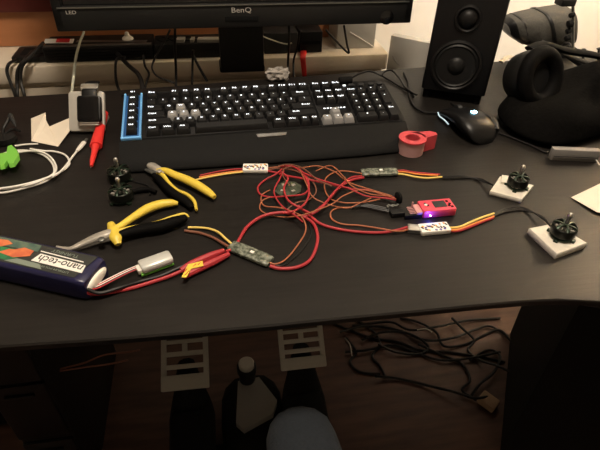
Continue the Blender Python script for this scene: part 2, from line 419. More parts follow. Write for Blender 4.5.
# ------------------------------------------------------------------ loudspeaker
bl, br = U(419,99), U(482,108)
a_ = ang(bl, br); w = (br-bl).length; c = (bl+br)/2
t = thing('loudspeaker', 'tall black two-way loudspeaker standing right of the monitor', 'speaker', c, a_)
Ts = Tm((0,.004,.020)) @ Rm(R(-6),'X')
m = MB(Ts); m.box((0,.085,.132),(w,.17,.262), b=.006); m.build('cabinet', M['blk_s'], t)
def onspk(u, v):   # intersection with the speaker's front plane
    d = ray(u, v); Mi = (WM[t.name] @ Ts).inverted(); o_ = Mi @ Vector((0,0,DESK+CAMH)); e = (Mi.to_3x3() @ d); k = (0-o_.y)/e.y; return o_+e*k
p = onspk(468, 19)
m = MB(Ts @ Tm((p.x,-.0005,p.z))); m.rings([(.025,0),(.024,.003),(.021,.004),(.018,.0015),(.0165,-.002),(.0165,.001)], (0,0,0), (0,-1,0), seg=40, cap=False); m.build('tweeter_ring', M['cone'], t)
m = MB(Ts @ Tm((p.x,-.001,p.z))); m.rings([(.017,0),(.015,.004),(.010,.0075),(.004,.009),(.0002,.0092)], (0,0,0), (0,-1,0), seg=32); m.build('tweeter_dome', M['cone'], t)
p = onspk(456, 66)
m = MB(Ts @ Tm((p.x,-.0005,p.z))); m.rings([(.049,0),(.048,.003),(.044,.0045),(.041,.002)], (0,0,0), (0,-1,0), seg=48, cap=False); m.build('woofer_ring', M['cone'], t)
m = MB(Ts @ Tm((p.x,-.001,p.z))); m.rings([(.041,.002),(.038,.004),(.034,.001),(.018,-.0005),(.016,.003),(.009,.007),(.0003,.0085)], (0,0,0), (0,-1,0), seg=48); m.build('woofer_cone', M['blk'], t)
for x, y, h in ((-.05,.02,.018),(.05,.02,.018),(-.05,.155,.005),(.05,.155,.005)):
    m = MB(); m.cyl((x,y,0),(x,y,h),.008); m.build('rubber_foot', M['grill'], t)

# ------------------------------------------------------------------ mouse
c = U(467,133); nose = U(452,121); 
tail = U(492,148); mr = ang(tail, U(447,112))
t = thing('mouse', 'dark computer mouse with a glowing blue logo beside the loudspeaker', 'mouse', U(466,129), mr-R(0))
m = MB()
prof = [(-.060,.014,.004,.0),(-.056,.024,.016,.002),(-.045,.030,.030,.002),(-.025,.034,.038,.003),(0,.031,.037,.002),(.022,.030,.031,.0),(.045,.031,.023,.0),(.058,.027,.016,0),(.063,.018,.010,0)]
rg = []
for x, w_, h_, o_ in prof:
    r_ = []
    for k in range(20):
        a = 2*PI*k/20; yy = math.copysign(abs(math.cos(a))**.75, math.cos(a))*w_+o_; zz = math.sin(a)
        z_ = (.5+.5*zz)
        z_ = h_*(z_**.62); r_.append((x, yy, z_))
    rg.append(r_)
m.loft(rg); m.build('shell', M['blk_s'], t)
m = MB(); m.rings([(.0001,.0008),(.0055,.0005),(.0065,0)], (-.009,.0,.0372), (.02,0,1), seg=20); 
m.build('logo_disc', M['grill'], t)
m = MB(); pts = [(-.009+.0044*math.cos(R(a)), .0044*math.sin(R(a)), .0386) for a in range(40,330,25)]; pts += [(-.009,.001,.0386)]
m.tube(pts, .0013, seg=6, n=2); m.build('glowing_logo', M['mlogo'], t)
m = MB(); m.tube([(.058,.027,.010),(.045,.0315,.009),(.028,.0305,.0085),(.012,.032,.008)], .0013, seg=6); m.build('light_strip', M['mside'], t)
m = MB(); m.tube([(-.048,-.0255,.017),(-.030,-.031,.022),(-.008,-.0305,.022),(.012,-.029,.017)], [.006,.009,.009,.004], seg=10, flat=1); m.build('side_grip', M['dgrey'], t)
m = MB(); m.cyl((.036,-.004,.022),(.036,.004,.022),.0095, seg=24); m.build('scroll_wheel', M['dgrey'], t)
m = MB(); m.box((.042,.0,.0235),(.040,.0016,.004)); m.build('button_gap', M['grill'], t)
m = MB(); pw = [U(443,114,.006), U(436,113,.003), U(424,112,.003), U(414,106,.003), U(409,94,.003), U(408,82,.003), U(404,73,.003)]
m.tube(pw, .0022); m.build('cable', M['bwire'], t, world=True)

# ------------------------------------------------------------------ keyboard cable (pair of leads curling off the keyboard's back)
m = MB(); m.tube([U(352,77.5,.012),U(361,73,.016),U(371,71.5,.012),U(384,77,.004),U(399,86,.003),U(411,93,.003),U(413.5,97,.003)], .0021)
tag(m.build('keyboard_cable', M['bwire']), 'black cable arching from the back of the keyboard towards the loudspeaker', 'cable')
m = MB(); m.tube([U(381,76,.008),U(385,71.5,.012),U(392,70.5,.012),U(400,79,.0065),U(405,87,.0075),U(413,93,.0075),U(417,95,.0075)], .0020)
tag(m.build('looped_cable', M['bwire']), 'second black cable looping beside the keyboard cable at the desk back', 'cable')
m = MB(); m.tube([U(403,120,.003),U(410,134,.003),U(413,140,.003)], .0018)
tag(m.build('thin_cable', M['bwire']), 'short thin black cable end running from the keyboard corner to the red tape roll', 'cable')

# ------------------------------------------------------------------ red tape dispenser
p = U(410,152); q = U(434,148)
t = thing('tape_dispenser', 'red tape roll on a small dispenser right of the keyboard', 'tape dispenser', p, ang(p, q))
ro, ri, th = .0215, .0115, .024
m = MB(); m.rings([(ri,0),(ro,0),(ro,th),(ri,th),(ri,0)], (0,0,.001), cap=False, seg=40); m.build('tape_roll', M['tapeside'], t)
m = MB(); m.rings([(ri-.0006,.001),(ri+.001,.0),(ri+.001,th+.003),(ri-.0006,th+.003),(ri-.0006,.001)], (0,0,.001), cap=False, seg=40)
m.rings([(ri,th+.0005),(ro+.0015,th+.0005),(ro+.0015,th+.003),(ri,th+.003),(ri,th+.0005)], (0,0,.001), cap=False, seg=40)
m.build('hub', M['rtape'], t)
m = MB(); m.prism([(.004,ro-.002),(.014,.0145),(.040,.012),(.047,.004),(.046,-.003),(.030,-.006),(.0205,-.008),(.0195,.006),(.012,.0165)], .001, th+.004); m.build('cutter_arm', M['rtape'], t, ang=20)
m = MB(); m.box((.0465,.0005,.014),(.0012,.008,.022)); m.build('cutter_blade', M['gmetal'], t)

# ------------------------------------------------------------------ motors
def motor_parts(t, sc_=1.0):
    m = MB(); m.rings([(.0105*sc_,0),(.0125*sc_,.0015),(.0125*sc_,.003),(.006*sc_,.0045)], (0,0,0)); 
    for k in range(4):
        a = k*PI/2+.4; m.box((.012*sc_*math.cos(a),.012*sc_*math.sin(a),.0015),(.009,.006,.003), b=.001, rz=a)
    m.build('base', M['motor'], t)
    m = MB()
    for k in range(12):
        a = 2*PI*k/12; m.box((.0095*sc_*math.cos(a),.0095*sc_*math.sin(a),.0075),(.005,.0035,.006), rz=a)
    m.build('stator', M['steel'], t)
    m = MB(); m.rings([(.0128*sc_,0),(.0138*sc_,.0006),(.0138*sc_,.0105),(.0128*sc_,.0115),(.0122*sc_,.0112),(.0122*sc_,0)], (0,0,.0055), cap=False, seg=36); m.build('bell', M['motorbell'], t)
    m = MB()
    for k in range(6):
        a = k*PI/3; c_, s_ = math.cos(a), math.sin(a)
        m.tube([(.0132*sc_*c_,.0132*sc_*s_,.0165),(.009*sc_*c_,.009*sc_*s_,.0188),(.0035*c_,.0035*s_,.0190)], [.0022,.0018,.0018], seg=6, n=3, flat=.5)
    m.rings([(.0045,0),(.0045,.003),(.003,.0036)], (0,0,.0170)); m.build('spoke_cap', M['motor'], t)
    m = MB(); m.rings([(.0024,0),(.0024,.009),(.0032,.0095),(.0034,.0125),(.0022,.0150),(.0010,.0156)], (0,0,.0200), seg=14); m.build('shaft', M['silver'], t)
def motor(name_label, u, v, z, wires, rz=0, group='brushless motors', sc_=1.0, cat='motor'):
    p = U(u, v, z); t = thing('brushless_motor', name_label, cat, p, rz, group)
    motor_parts(t, sc_)
    for ch in t.children: ch.data.transform(Matrix.Diagonal((1,1,1.10,1)))
    m = MB()
    for w_ in wires: m.tube([U(*q) for q in w_], .0011, seg=6, n=6)
    if wires: m.build('motor_leads', M['bwire'], t, world=True)
    return t
def foam(label, pts, h, group='white foam squares'):
    P = [U(*q, h) for q in pts]; c = sum(P, Vector())/4; c.z = DESK
    m = MB(); 
    def ring(k, z): return [(( p.x-c.x)*k, (p.y-c.y)*k, z) for p in P]
    m.loft([ring(.97,0), ring(1,.001), ring(1,h-.001), ring(.97,h)])
    o = m.build('foam_square', M['foam']); o.location = c; tag(o, label, 'foam block', group)
    return o
foam('white foam square under the upper right motor, nearer the keyboard', [(490,191),(522,199.5),(534,185),(500,176)], .007)
foam('thick white foam square under the lower right motor, nearest the front edge', [(529,228),(557,254),(587.5,243),(555,223)], .010)
motor('small black motor on the upper right foam square, leads to the left', 516, 187, .0072, [[(493,185,.008+k*.0015),(480,180.5-k,.003),(465,176+k,.002),(441+k,176.5+k,.002)] for k in (0,1,2)] + [], rz=.5, sc_=1.10)
motor('small black motor on the lower right foam square beside the front edge', 560.5, 236.5, .0102, [[(553,229,.012),(543,219-k,.009),(525,208+k*1.3,.002),(508,208+k*1.5,.002),(494,214+k,.002)] for k in (0,1,2)], rz=.2, sc_=1.16)
motor('dark green motor with silver shaft lying nearer the yellow pliers, in front of its twin', 122.5, 200, .0, [[(128,194,.003),(138,190,.002),(150,188,.002)]], rz=.3, sc_=1.25)
motor('dark green motor with silver shaft standing behind its twin, left of the cutting pliers', 120.5, 180, .0, [[(126,178,.003),(136,182,.002),(148,186,.002),(150,195,.002)]], rz=.9, sc_=1.25)
# white tissue patch on the foam square
m = MB(); P = [U(500.5,183.5,.0078),U(507,184.5,.0078),U(508,177.5,.0078),U(501.5,176.5,.0078)]; m.prism([(p.x,p.y) for p in P], DESK+.0073, DESK+.0110)
tag(m.build('foam_offcut', M['foam'], smooth=False), 'small white foam offcut on the upper right foam square', 'foam block')

# ------------------------------------------------------------------ speed controllers
def esc(label, a, b, w, h, kind, power=(), signal=(), leads=(), z=.001, group='electronic speed controllers'):
    A, B = U(*a, z), U(*b, z); L = (B-A).length; c = (A+B)/2; c.z = DESK+z
    t = thing('speed_controller', label, 'speed controller', c, ang(A, B), group)
    if kind == 'grey':
        m = MB(); m.box((0,0,h*.30),(L*.97,w*.9,h*.34), b=.001); m.build('circuit_board', M['pcb'], t)
        m = MB(); rg = []
        for k, (x, s) in enumerate(((-.5,.80),(-.47,.95),(-.3,1),(-.1,1.03),(.12,.98),(.3,1.02),(.46,.96),(.5,.78))):
            rg.append([(x*L, math.copysign(abs(math.cos(q*PI/8))**.5,math.cos(q*PI/8))*w/2*s, h*.5+math.copysign(abs(math.sin(q*PI/8))**.6,math.sin(q*PI/8))*h/2*s*(1+.06*math.sin(k*3+q))) for q in range(16)])
        m.loft(rg); m.build('heat_shrink', M['shrink'], t)
        m = MB(); m.box((L*.04,0,h+.0004),(.005,.004,.0008)); m.build('chip', M['white_l'], t)
    else:
        m = MB(); m.box((0,0,h/2),(L,w,h), b=.0015); m.build('heat_shrink', M['white_l'], t)
        m = MB(); random.seed(len(label))
        for k in range(9): m.box((-L*.42+k*L*.105, (random.random()-.5)*w*.55, h+.0003),(L*.05,w*.25,.0004), rz=random.random()*1.2)
        m.build('label_print', M['blk_l'], t)
        m = MB()
        for k in range(6): m.box((-L*.38+k*L*.15, (random.random()-.5)*w*.7, h+.0003),(L*.06,w*.18,.0004), rz=random.random())
        m.build('label_print', M['orange_l'], t)
        m = MB()
        for k in range(5): m.box((-L*.30+k*L*.15, (random.random()-.5)*w*.8, h+.00025),(L*.08,w*.16,.0004), rz=-random.random())
        m.build('label_print', M['blue_l'], t)
    for nm, mm, r_, pts in list(power)+list(signal)+list(leads): wire(nm, pts, r_, M[mm], t)
    return t
# printed controller top left
esc('white printed speed controller behind the cable tangle, leads pointing left', (243,170),(268,170), .0200, .006, 'print',
  power=[('power_wire','red',.0017,[(268,171,.003),(277,173,.003),(288,176,.006),(305,179,.010),(330,184,.008),(352,189,.006),(372,191,.004),(385,196,.004),(400,199,.006)])],
  signal=[('signal_wire','orange',.0010,[(268,168,.003),(280,167,.004),(300,168,.006),(318,166,.004),(335,172,.003),(348,182,.005),(372,190,.006),(392,196,.008)]),
          ('signal_wire','brown',.0010,[(268,170,.004),(278,168.5,.004),(296,171,.010),(312,181,.008),(316,192,.004),(308,200,.004),(296,203,.010),(284,212,.006)])],
  leads=[('motor_lead','red',.0013,[(243,169,.003),(232,169.5,.002),(216,172,.002),(200,175.5,.002)]),
         ('motor_lead','owire',.0013,[(243,171,.003),(232,172,.002),(215,174.5,.002),(199,177.5,.002)]),
         ('motor_lead','ywire',.0013,[(243,172,.004),(232,173.2,.003),(214,176,.003),(195,180,.002)])])
esc('grey heat-shrunk speed controller at the top of the cable tangle, leads pointing right', (361,174.5),(397,173.5), .0185, .007, 'grey',
  power=[('power_wire','red',.0019,[(364,177.5,.004),(352,180,.004),(340,187,.008),(330,198,.006),(322,207,.010),(312,214,.004),(300,217,.003),(286,213,.003)])],
  signal=[('signal_wire','orange',.0010,[(363,174,.005),(350,171.5,.003),(337,171.5,.002),(326,178,.002),(325,190,.003),(331,199,.002),(340,202,.004),(350,203,.003),(366,202,.004),(380,199,.005)]),
          ('power_wire','red',.0013,[(362,176,.005),(350,178,.006),(336,190,.012),(325,203,.010),(314,212,.006)])],
  leads=[('motor_lead','owire',.0014,[(395,172,.004),(405,172,.002),(418,174.2,.002),(438,175.5,.002)]),
         ('motor_lead','red',.0014,[(395,171,.005),(404,170.5,.004),(412,172,.003),(428,173.6,.002),(440,174.5,.002)]),
         ('motor_lead','ywire',.0015,[(395,174,.004),(404,174.5,.003),(416,177,.003),(428,178,.003),(442,177,.002)])])
esc('white printed speed controller below the red receiver, leads pointing right', (419,232),(448,229.5), .0185, .007, 'print',
  power=[('power_wire','red',.0019,[(420,230,.004),(410,227,.003),(398,230,.003),(382,232.5,.002),(360,232,.002),(338,229,.002),(320,223.5,.004),(308,214,.006),(298,206,.010)])],
  signal=[('signal_wire','orange',.0011,[(410,229,.002),(398,231.3,.0055),(380,228.5,.0025),(360,225.5,.0015),(342,224,.0015),(332,219,.0015),(331,212,.0015),(338,208,.0015),(352,207.5,.0015)])],
  leads=[('motor_lead','red',.0015,[(447,231,.004),(458,231,.003),(470,227,.002),(482,222,.002),(493,218,.002)]),
         ('motor_lead','owire',.0015,[(447,230.5,.006),(459,229.5,.004),(471,225,.003),(483,220.5,.003),(494,216.5,.002)]),
         ('motor_lead','ywire',.0016,[(447,228,.005),(459,227,.004),(470,222.5,.003),(482,217.5,.003),(494,213.5,.002)])])
g = [o for o in COL.objects if o.name.startswith('speed_controller')][-1]
m = MB(); A, B = U(408,230,.001), U(420,231,.001); m.box(((A+B)/2+Vector((0,0,.003))),((B-A).length+.002,.0135,.006), b=.0012, rz=ang(A,B)); m.build('capacitor_end', M['silver'], g, world=True)
esc('dark grey heat-shrunk speed controller in front with a big red wire loop', (231,247.5),(271,264), .0195, .007, 'grey',
  power=[('power_wire','red',.0021,[(270,266,.004),(280,268.5,.003),(296,267.5,.003),(309,261,.003),(316,248,.003),(317.5,235,.003),(313,223,.004),(301,216,.006),(283,212.5,.008),(263,216,.006),(248,226,.004),(240,238,.003),(236,246,.004)]),
         ('power_wire','red',.0019,[(232,250,.004),(229,250.5,.006),(226,251.5,.007)])],
  signal=[('signal_wire','orange',.0010,[(268,262,.005),(276,264,.004),(286,259,.003),(297,246,.002),(305,233,.003),(305,223,.008),(298,214,.009),(281,208,.008),(265,206,.004),(261,200,.002),(263,194,.002),(270,190,.002)]),
          ('signal_wire','bwire',.0010,[(270,263,.003),(281,266,.002),(294,258,.001),(305,246,.001),(311,233,.001),(308,220,.003)])],
  leads=[('motor_lead','ywire',.0015,[(233,245,.005),(226,239,.006),(218,232,.005),(208,228.5,.003),(197,227.5,.002),(188,227.5,.002)]),
         ('motor_lead','brown',.0018,[(231,248,.004),(224,244,.004),(213,237.5,.003),(200,233,.002),(190,231.5,.002),(184.5,230.5,.002)])])
# ------------------------------------------------------------------ receiver
A, B, C_ = U(424,212,.013), U(457,209,.013), U(423,198,.013)
base = U(441,216,0)
t = thing('radio_receiver', 'pink-red radio receiver box with a lit blue LED and black plug', 'radio receiver', base, ang(A,B))
L = (B-A).length; W = .026
iw = WM[t.name].inverted(); ctr = iw @ ((A+B)/2); cx, cy = ctr.x, ctr.y+W/2
m = MB(); m.box((cx,cy,.0075),(L,W,.0120), b=.0015); m.build('case', M['rpcb'], t)
m = MB(); m.box((cx+.004,cy+.001,.0138),(L*.38,W*.55,.0010), b=.0004); m.build('label_window', M['dgrey'], t)
m = MB()
for dx, dy in ((.017,.006),(.019,.0),(.0165,-.004),(.020,-.007)): m.box((cx+dx,cy+dy,.0140),(.0032,.003,.0010))
m.box((cx-.0165,cy+.004,.0140),(.003,.003,.001)); m.box((cx-.014,cy+.0,.0140),(.003,.003,.001))
m.build('socket_holes', M['grill'], t)
m = MB(); m.rings([(.0022,0),(.0022,.001),(.001,.0013)], (cx-.0165,cy+.001,.0137)); m.build('screw', M['white_l'], t)
m = MB(); m.box((cx-L/2-.0045,cy-.001,.0085),(.009,.020,.005), b=.001); m.build('header_block', M['clear'], t)
m = MB()
for k in range(5): m.cyl((cx-L/2-.018,cy-.008+k*.0035,.0085),(cx-L/2-.008,cy-.008+k*.0035,.0085),.0007, seg=6)
m.cyl((cx-L/2-.010,cy+.006,.0085),(cx-L/2-.010,cy+.006,.0175),.0012, seg=6)
m.build('pins', M['clear'], t)
p = iw @ U(430,215.3,.006)
m = MB(); m.box((p.x-.006,p.y+.0035,.004),(.060,.004,.007), b=.001); m.build('lower_board', M['blk'], t)
m = MB(); m.rings([(.0018,0),(.0018,.0012),(.0009,.002)], (p.x,p.y+.001,.006), (0,-1,.2), seg=12); m.build('led', M['led'], t)
m = MB(); m.rings([(.0008,0),(.0007,.0016)], (p.x,p.y-.0005,.0062), (0,-1,.2), seg=10); m.build('led_core', M['ledb'], t)
# black round plug + flat connector at left of receiver
p = iw @ U(398,199,.008)
m = MB(); m.rings([(.0078,0),(.009,.001),(.009,.004),(.0078,.005)], (p.x-.002,p.y,.010), (1,.15,0), seg=28); m.build('round_plug', M['grill'], t)
p = iw @ U(397,213,.004)
m = MB(); m.box((p.x,p.y,.004),(.020,.012,.0075), b=.001); m.build('flat_connector', M['blk'], t)
m = MB(); p = iw @ U(393,206.5,.008)
for k in range(6): m.box((p.x-.008+k*.003,p.y+(k%2)*.002,.009),(.0022,.005,.001), rz=.4*k)
m.build('contacts', M['gmetal'], t)
m = MB()
for k in range(3): m.tube([U(389,209+k*1.4,.004),U(376,206+k*1.5,.004),U(364,204.5+k,.004),U(352,208-k*.7,.003)], .0012, seg=6)
m.build('leads', M['bwire'], t, world=True)

# ------------------------------------------------------------------ distribution board + the tangle of loose wires
p = U(288,191,0)
t = thing('distribution_board', 'dark green circuit board under the middle of the red cable tangle', 'circuit board', p, .6)
m = MB(); 
o8 = [(.020*math.cos(R(22.5+45*k))*1.1, .020*math.sin(R(22.5+45*k))) for k in range(8)]
m.prism(o8, .001, .0045); m.build('board', M['pcb'], t, smooth=False)
m = MB()
for k in range(4): m.box((.011*math.cos(k*PI/2),.011*math.sin(k*PI/2),.0055),(.006,.004,.0022), b=.0005, rz=k)
m.build('solder_pad', M['steel'], t)
tang = [
 ('red','red',.0016,[(283,168,.004),(276,174,.008),(265,180,.003),(258,187,.002),(260,194,.002),(270,197,.004),(288,196,.010),(304,194,.008),(309,186,.010),(306,176,.010),(298,168,.006)]),
 ('red','red',.0013,[(284,171,.010),(279,180,.012),(274,192,.008),(281,205,.008),(292,213,.012),(303,222,.014)]),
 ('red','red',.0016,[(286,213,.013),(296,210,.016),(306,202,.016),(309,190,.014),(305,177,.012),(294,167,.009),(280,166,.007)]),
 ('orange','orange',.0011,[(270,197,.0065),(262,201,.004),(260,209,.002),(268,214.5,.002),(283,217,.003),(298,216,.013),(312,212,.014),(332,204,.012),(343,196,.010),(360,190,.010),(378,193,.009),(396,199,.010)]),
 ('orange','orange',.0010,[(300,170,.012),(306,183,.014),(312,196,.010),(322,202,.006),(334,206,.004),(348,208,.008),(360,203,.010),(371,198,.008)]),
 ('red','red',.0014,[(302,172,.014),(318,179,.012),(334,184,.012),(350,189,.012),(366,196,.008),(384,198,.007),(396,200,.008)]),
 ('orange','orange',.0010,[(316,171,.006),(327,166,.004),(334,167,.003),(344,177,.010),(352,186,.012),(370,194,.011),(390,196,.010)]),
 ('brown','brown',.0012,[(278,166,.012),(290,164.5,.010),(304,169,.012),(318,180,.016),(332,186,.015)]),
 ('red','red',.0018,[(281,172,.014),(288,178,.012),(284,188,.012),(288,200,.014),(300,208,.010),(312,214,.009)]),
 ('brown','brown',.0010,[(290,186,.010),(283,176,.014),(284,169,.012),(292,166,.012)]),
]
nm = {'red':'red_wire','orange':'orange_wire','brown':'brown_wire'}
for k, (cn, mm, r_, pts) in enumerate(tang): wire(nm[cn], pts, r_*.82, M[mm], t)

# ------------------------------------------------------------------ battery
A, B = U(0,266,.028), U(88,286,.028)       # front top edge direction
d = (B-A); d.z = 0; a_ = ang(A, B)
t = thing('battery_pack', 'navy lithium battery pack with a green and orange label at the left desk edge', 'battery', (B.x, B.y, DESK), a_)
# local: x from -L (left) to 0 (right end), y from 0 (front) to W
L, W, Hb = .155, .046, .030
m = MB(); rg = []
for x, s in ((-L,.90),(-L+.003,.97),(-L+.01,1),(-.020,1),(-.011,.97),(-.0075,.90)):
    y0, y1, z1 = W/2-W/2*s, W/2+W/2*s, Hb*s
    b = .004; r_ = []
    for cx, cz, a0 in ((y1-b,z1-b,0),(y0+b,z1-b,90),(y0+b,.001+b,180),(y1-b,.001+b,270)):
        for k in range(4): q = R(a0+30*k); r_.append((x, cx+b*math.cos(q), cz+b*math.sin(q)))
    rg.append(r_)
m.loft(rg); m.build('case', M['batw'], t)
zt = Hb+.0001
def lab(name, pts, mm, z): m = MB(); m.prism(pts, z, z+.0003); return m.build(name, M[mm], t, smooth=False)
lab('label_panel', [(-.150,.005),(-.020,.005),(-.014,.042),(-.150,.042)], 'batlab', zt)
zt += .0003
lab('label_art', [(-.150,.028),(-.085,.030),(-.088,.041),(-.150,.041)], 'batteal', zt)
lab('label_art', [(-.150,.010),(-.110,.008),(-.100,.016),(-.108,.027),(-.150,.026)], 'batgreen', zt)
lab('label_art', [(-.128,.017),(-.106,.014),(-.089,.021),(-.090,.030),(-.104,.032),(-.113,.026),(-.120,.025)], 'batorange', zt+.0003)
lab('label_art', [(-.150,.023),(-.132,.026),(-.122,.034),(-.132,.038),(-.150,.036)], 'batorange', zt+.0003)
lab('label_art', [(-.112,.007),(-.062,.006),(-.070,.013),(-.100,.014)], 'batgrey', zt+.0002)
lab('name_band', [(-.083,.0155),(-.016,.0135),(-.019,.0255),(-.080,.0285)], 'white_l', zt)
lab('label_stripe', [(-.082,.0315),(-.024,.0290),(-.025,.0305),(-.083,.0330)], 'white_l', zt)
text('label_text', 'nano-tech', .0165, Tm((-.049,.0210,zt+.0004))@Rm(PI+R(-2),'Z')@Matrix.Diagonal((.88,.9,1,1)), M['blk_l'], t)
text('label_text', 'TURNIGY', .0065, Tm((-.053,.0365,zt+.0001))@Rm(PI+R(-2),'Z')@Matrix.Diagonal((1.3,1,1,1)), M['batgrey'], t)
text('label_text', 'LITHIUM POLYMER', .0040, Tm((-.052,.0105,zt+.0001))@Rm(PI+R(-2),'Z')@Matrix.Diagonal((1.3,1,1,1)), M['batgrey'], t)
# white foam end
m = MB(); rg = []
for x, s in ((-.0085,.98),(-.0065,.96),(-.0048,.80),(-.0042,.5)):
    rg.append([(x, W/2+.42*W*s*math.cos(q*PI/10), Hb*.50+Hb*.25*s*math.sin(q*PI/10)) for q in range(20)])
m.loft(rg); m.build('end_cap', M['white'], t)
def bw(name, mm, r_, pts): m = MB(); m.tube([U(*q) for q in pts], r_, seg=8, n=6); return m.build(name, M[mm], t, world=True)
bw('power_wire', 'red', .0022, [(86,292,.012),(94,294,.006),(112,292,.0026),(132,288,.0026),(152,282,.003),(170,276,.004),(186,269,.005)])
bw('power_wire', 'bwire', .0022, [(87,289,.016),(100,293,.009),(120,287.5,.0075),(140,281.5,.003),(160,276,.003),(174,270,.004),(186,264.5,.005)])
for k, mm in enumerate(('red','bwire','wwire','red','wwire')): bw('balance_wire', mm, .0008, [(87,290-k*.6,.014+k*.001),(98,288-k,.010),(114,280-k,.008),(128,273-k*.9,.008),(141,267.5-k*.8,.008)])
# red sleeved bullet connectors
for q in (((181,270.5,.0055),(192,264,.006),(210,256,.0065),(224,250.5,.0065)),((184,276.5,.0055),(196,270,.0058),(214,261.5,.006),(229,254,.0055))):
    bw('connector_sleeve', 'red', [.0034,.0046,.0046,.0030], q)
m = MB(); P = [U(181.5,277.5,.0108),U(186.5,277.5,.0108),U(191,269,.0108),U(203.5,266,.0108),U(202.5,261,.0108),U(188,264.5,.0108)]
iw = WM[t.name].inverted(); P = [iw @ p for p in P]; m.prism([(p.x,p.y) for p in P], .0106, .0112); m.build('warning_label', M['yellow'], t, smooth=False)
m = MB()
for a_, b_ in (((185,275),(189,271)),((184,272),(187,269)),((193,266.5),(196,264)),((198,265),(200.5,262.5))):
    p, q = iw @ U(*a_,.0112), iw @ U(*b_,.0112); m.tube([p+Vector((0,0,.0002)), q+Vector((0,0,.0002))], .0005, seg=4, n=1)
m.build('warning_print', M['red_l'], t)
# voltage buzzer
A, B = U(143,266,.012), U(168,257,.012)
t = thing('voltage_alarm', 'small silver voltage alarm on the battery balance lead', 'battery alarm', U(157,267.5,0), ang(A,B))
m = MB(); m.box((-.001,.0,.0035),(.040,.018,.003), b=.0005); m.build('circuit_board', M['green'], t)
m = MB(); rg = []
for x, s in ((-.019,.86),(-.0175,1),(.0165,1),(.019,.86)):
    rg.append([(x, .010*s*math.copysign(abs(math.cos(q*PI/8))**.6,math.cos(q*PI/8)), .0095+.0055*s*math.copysign(abs(math.sin(q*PI/8))**.6,math.sin(q*PI/8))) for q in range(16)])
m.loft(rg); m.build('metal_can', M['can'], t)
m = MB(); m.box((-.0205,0,.007),(.006,.012,.006), b=.0006); m.build('socket', M['white'], t)

# ------------------------------------------------------------------ pliers
def pl_part(name, pts, r_, mm, t, flat=1.0, seg=12): m = MB(); m.tube([U(*q) for q in pts], r_, seg=seg, n=8, flat=flat); return m.build(name, M[mm], t, world=True)
t = thing('long_nose_pliers', 'bent long nose pliers with yellow and black handles in front of the motors', 'pliers', U(113,234,0), 0)
pl_part('jaw', [(56.5,246.5,.006),(63,248,.006),(71,248.5,.0065),(82,244,.0075),(94,239,.009),(105,235.5,.010),(113,233,.011)], [.0015,.0022,.0032,.0050,.0070,.0082,.0080], 'steel', t, flat=.75)
pl_part('jaw', [(58,247.8,.003),(65,249.5,.003),(73,249.8,.0035),(84,246,.0045),(96,241.5,.006),(106,238.5,.007),(114,236.5,.008)], [.0010,.0015,.0022,.0034,.0048,.0055,.0058], 'steel', t, flat=.75)
m = MB(); p = U(101,239,.0155); m.rings([(.0045,0),(.0045,.0015),(.003,.0022)], p-Vector((0,0,.0015)), (0,0,1), seg=18); m.build('pivot', M['gmetal'], t, world=True)
pl_part('collar', [(110.5,223.5,.011),(113.5,230,.012),(116,238,.011),(118,244.5,.008)], [.0045,.0078,.0076,.0040], 'yellow', t, flat=.7)
pl_part('handle', [(113,229.5,.013),(121,225.5,.013),(133,217.5,.012),(147,209,.0105),(160,204.5,.009),(171,203,.008),(178,203.5,.007)], [.0050,.0046,.0056,.0072,.0072,.0062,.0030], 'yellow', t, flat=.85)
pl_part('handle', [(115,233,.013),(126,229,.0125),(142,225.5,.0125),(158,222,.0125),(172,217,.0125),(184,214,.0115),(189,217,.0100)], [.0030,.0028,.0024,.0022,.0022,.0020,.0010], 'yellow', t, flat=1)
pl_part('grip', [(117,236.5,.010),(128,232.5,.0095),(144,229,.0088),(160,226.5,.0085),(174,222,.0085),(186,217.5,.0085)], [.0062,.0074,.0086,.0092,.0086,.0052], 'leather', t, flat=.85)
t = thing('cutting_pliers', 'yellow-handled cutting pliers with open handles beside the keyboard palm rest', 'pliers', U(160,173,0), 0)
pl_part('jaw', [(141.5,165,.005),(146,164.5,.007),(152,166,.010),(158,169.5,.011),(165,173.5,.010)], [.0018,.0045,.0068,.0066,.0040], 'steel', t, flat=.7)
pl_part('jaw', [(142,167.5,.004),(147,170,.006),(153,172,.008),(160,174,.009)], [.0015,.0035,.0050,.0045], 'gmetal', t, flat=.7)
m = MB(); p = U(159,170.5,.017); m.rings([(.0042,0),(.0042,.0012),(.003,.002)], p-Vector((0,0,.0015)), (0,0,1), seg=16); m.build('pivot', M['steel'], t, world=True)
pl_part('handle', [(157,171,.011),(165,170.5,.012),(175,175,.012),(186,179.5,.011),(198,185.5,.010),(208,192,.009),(214.5,197,.008)], [.0045,.0052,.0062,.0070,.0070,.0062,.0040], 'yellow', t, flat=.85)
pl_part('handle', [(158,173,.011),(163,175.5,.011),(169,183,.011),(177,190,.010),(187,194.5,.009),(194,201,.008),(196.5,210,.007)], [.0034,.0034,.0028,.0024,.0026,.0026,.0020], 'yellow', t, flat=1)
pl_part('grip', [(154,175,.008),(160,180,.008),(168,188.5,.008),(177,196,.0075),(186,201.5,.007),(192,208,.0065)], [.0048,.0058,.0068,.0070,.0064,.0035], 'leather', t, flat=.85)
t = thing('dark_pliers', 'black tool handle lying between the dark green motors and the long nose pliers', 'pliers', U(140,190,0))
pl_part('handle', [(131,192.5,.004),(138,190.5,.0045),(148,189.5,.0045),(156,192,.0045)], [.0028,.004,.004,.0028], 'leather', t)

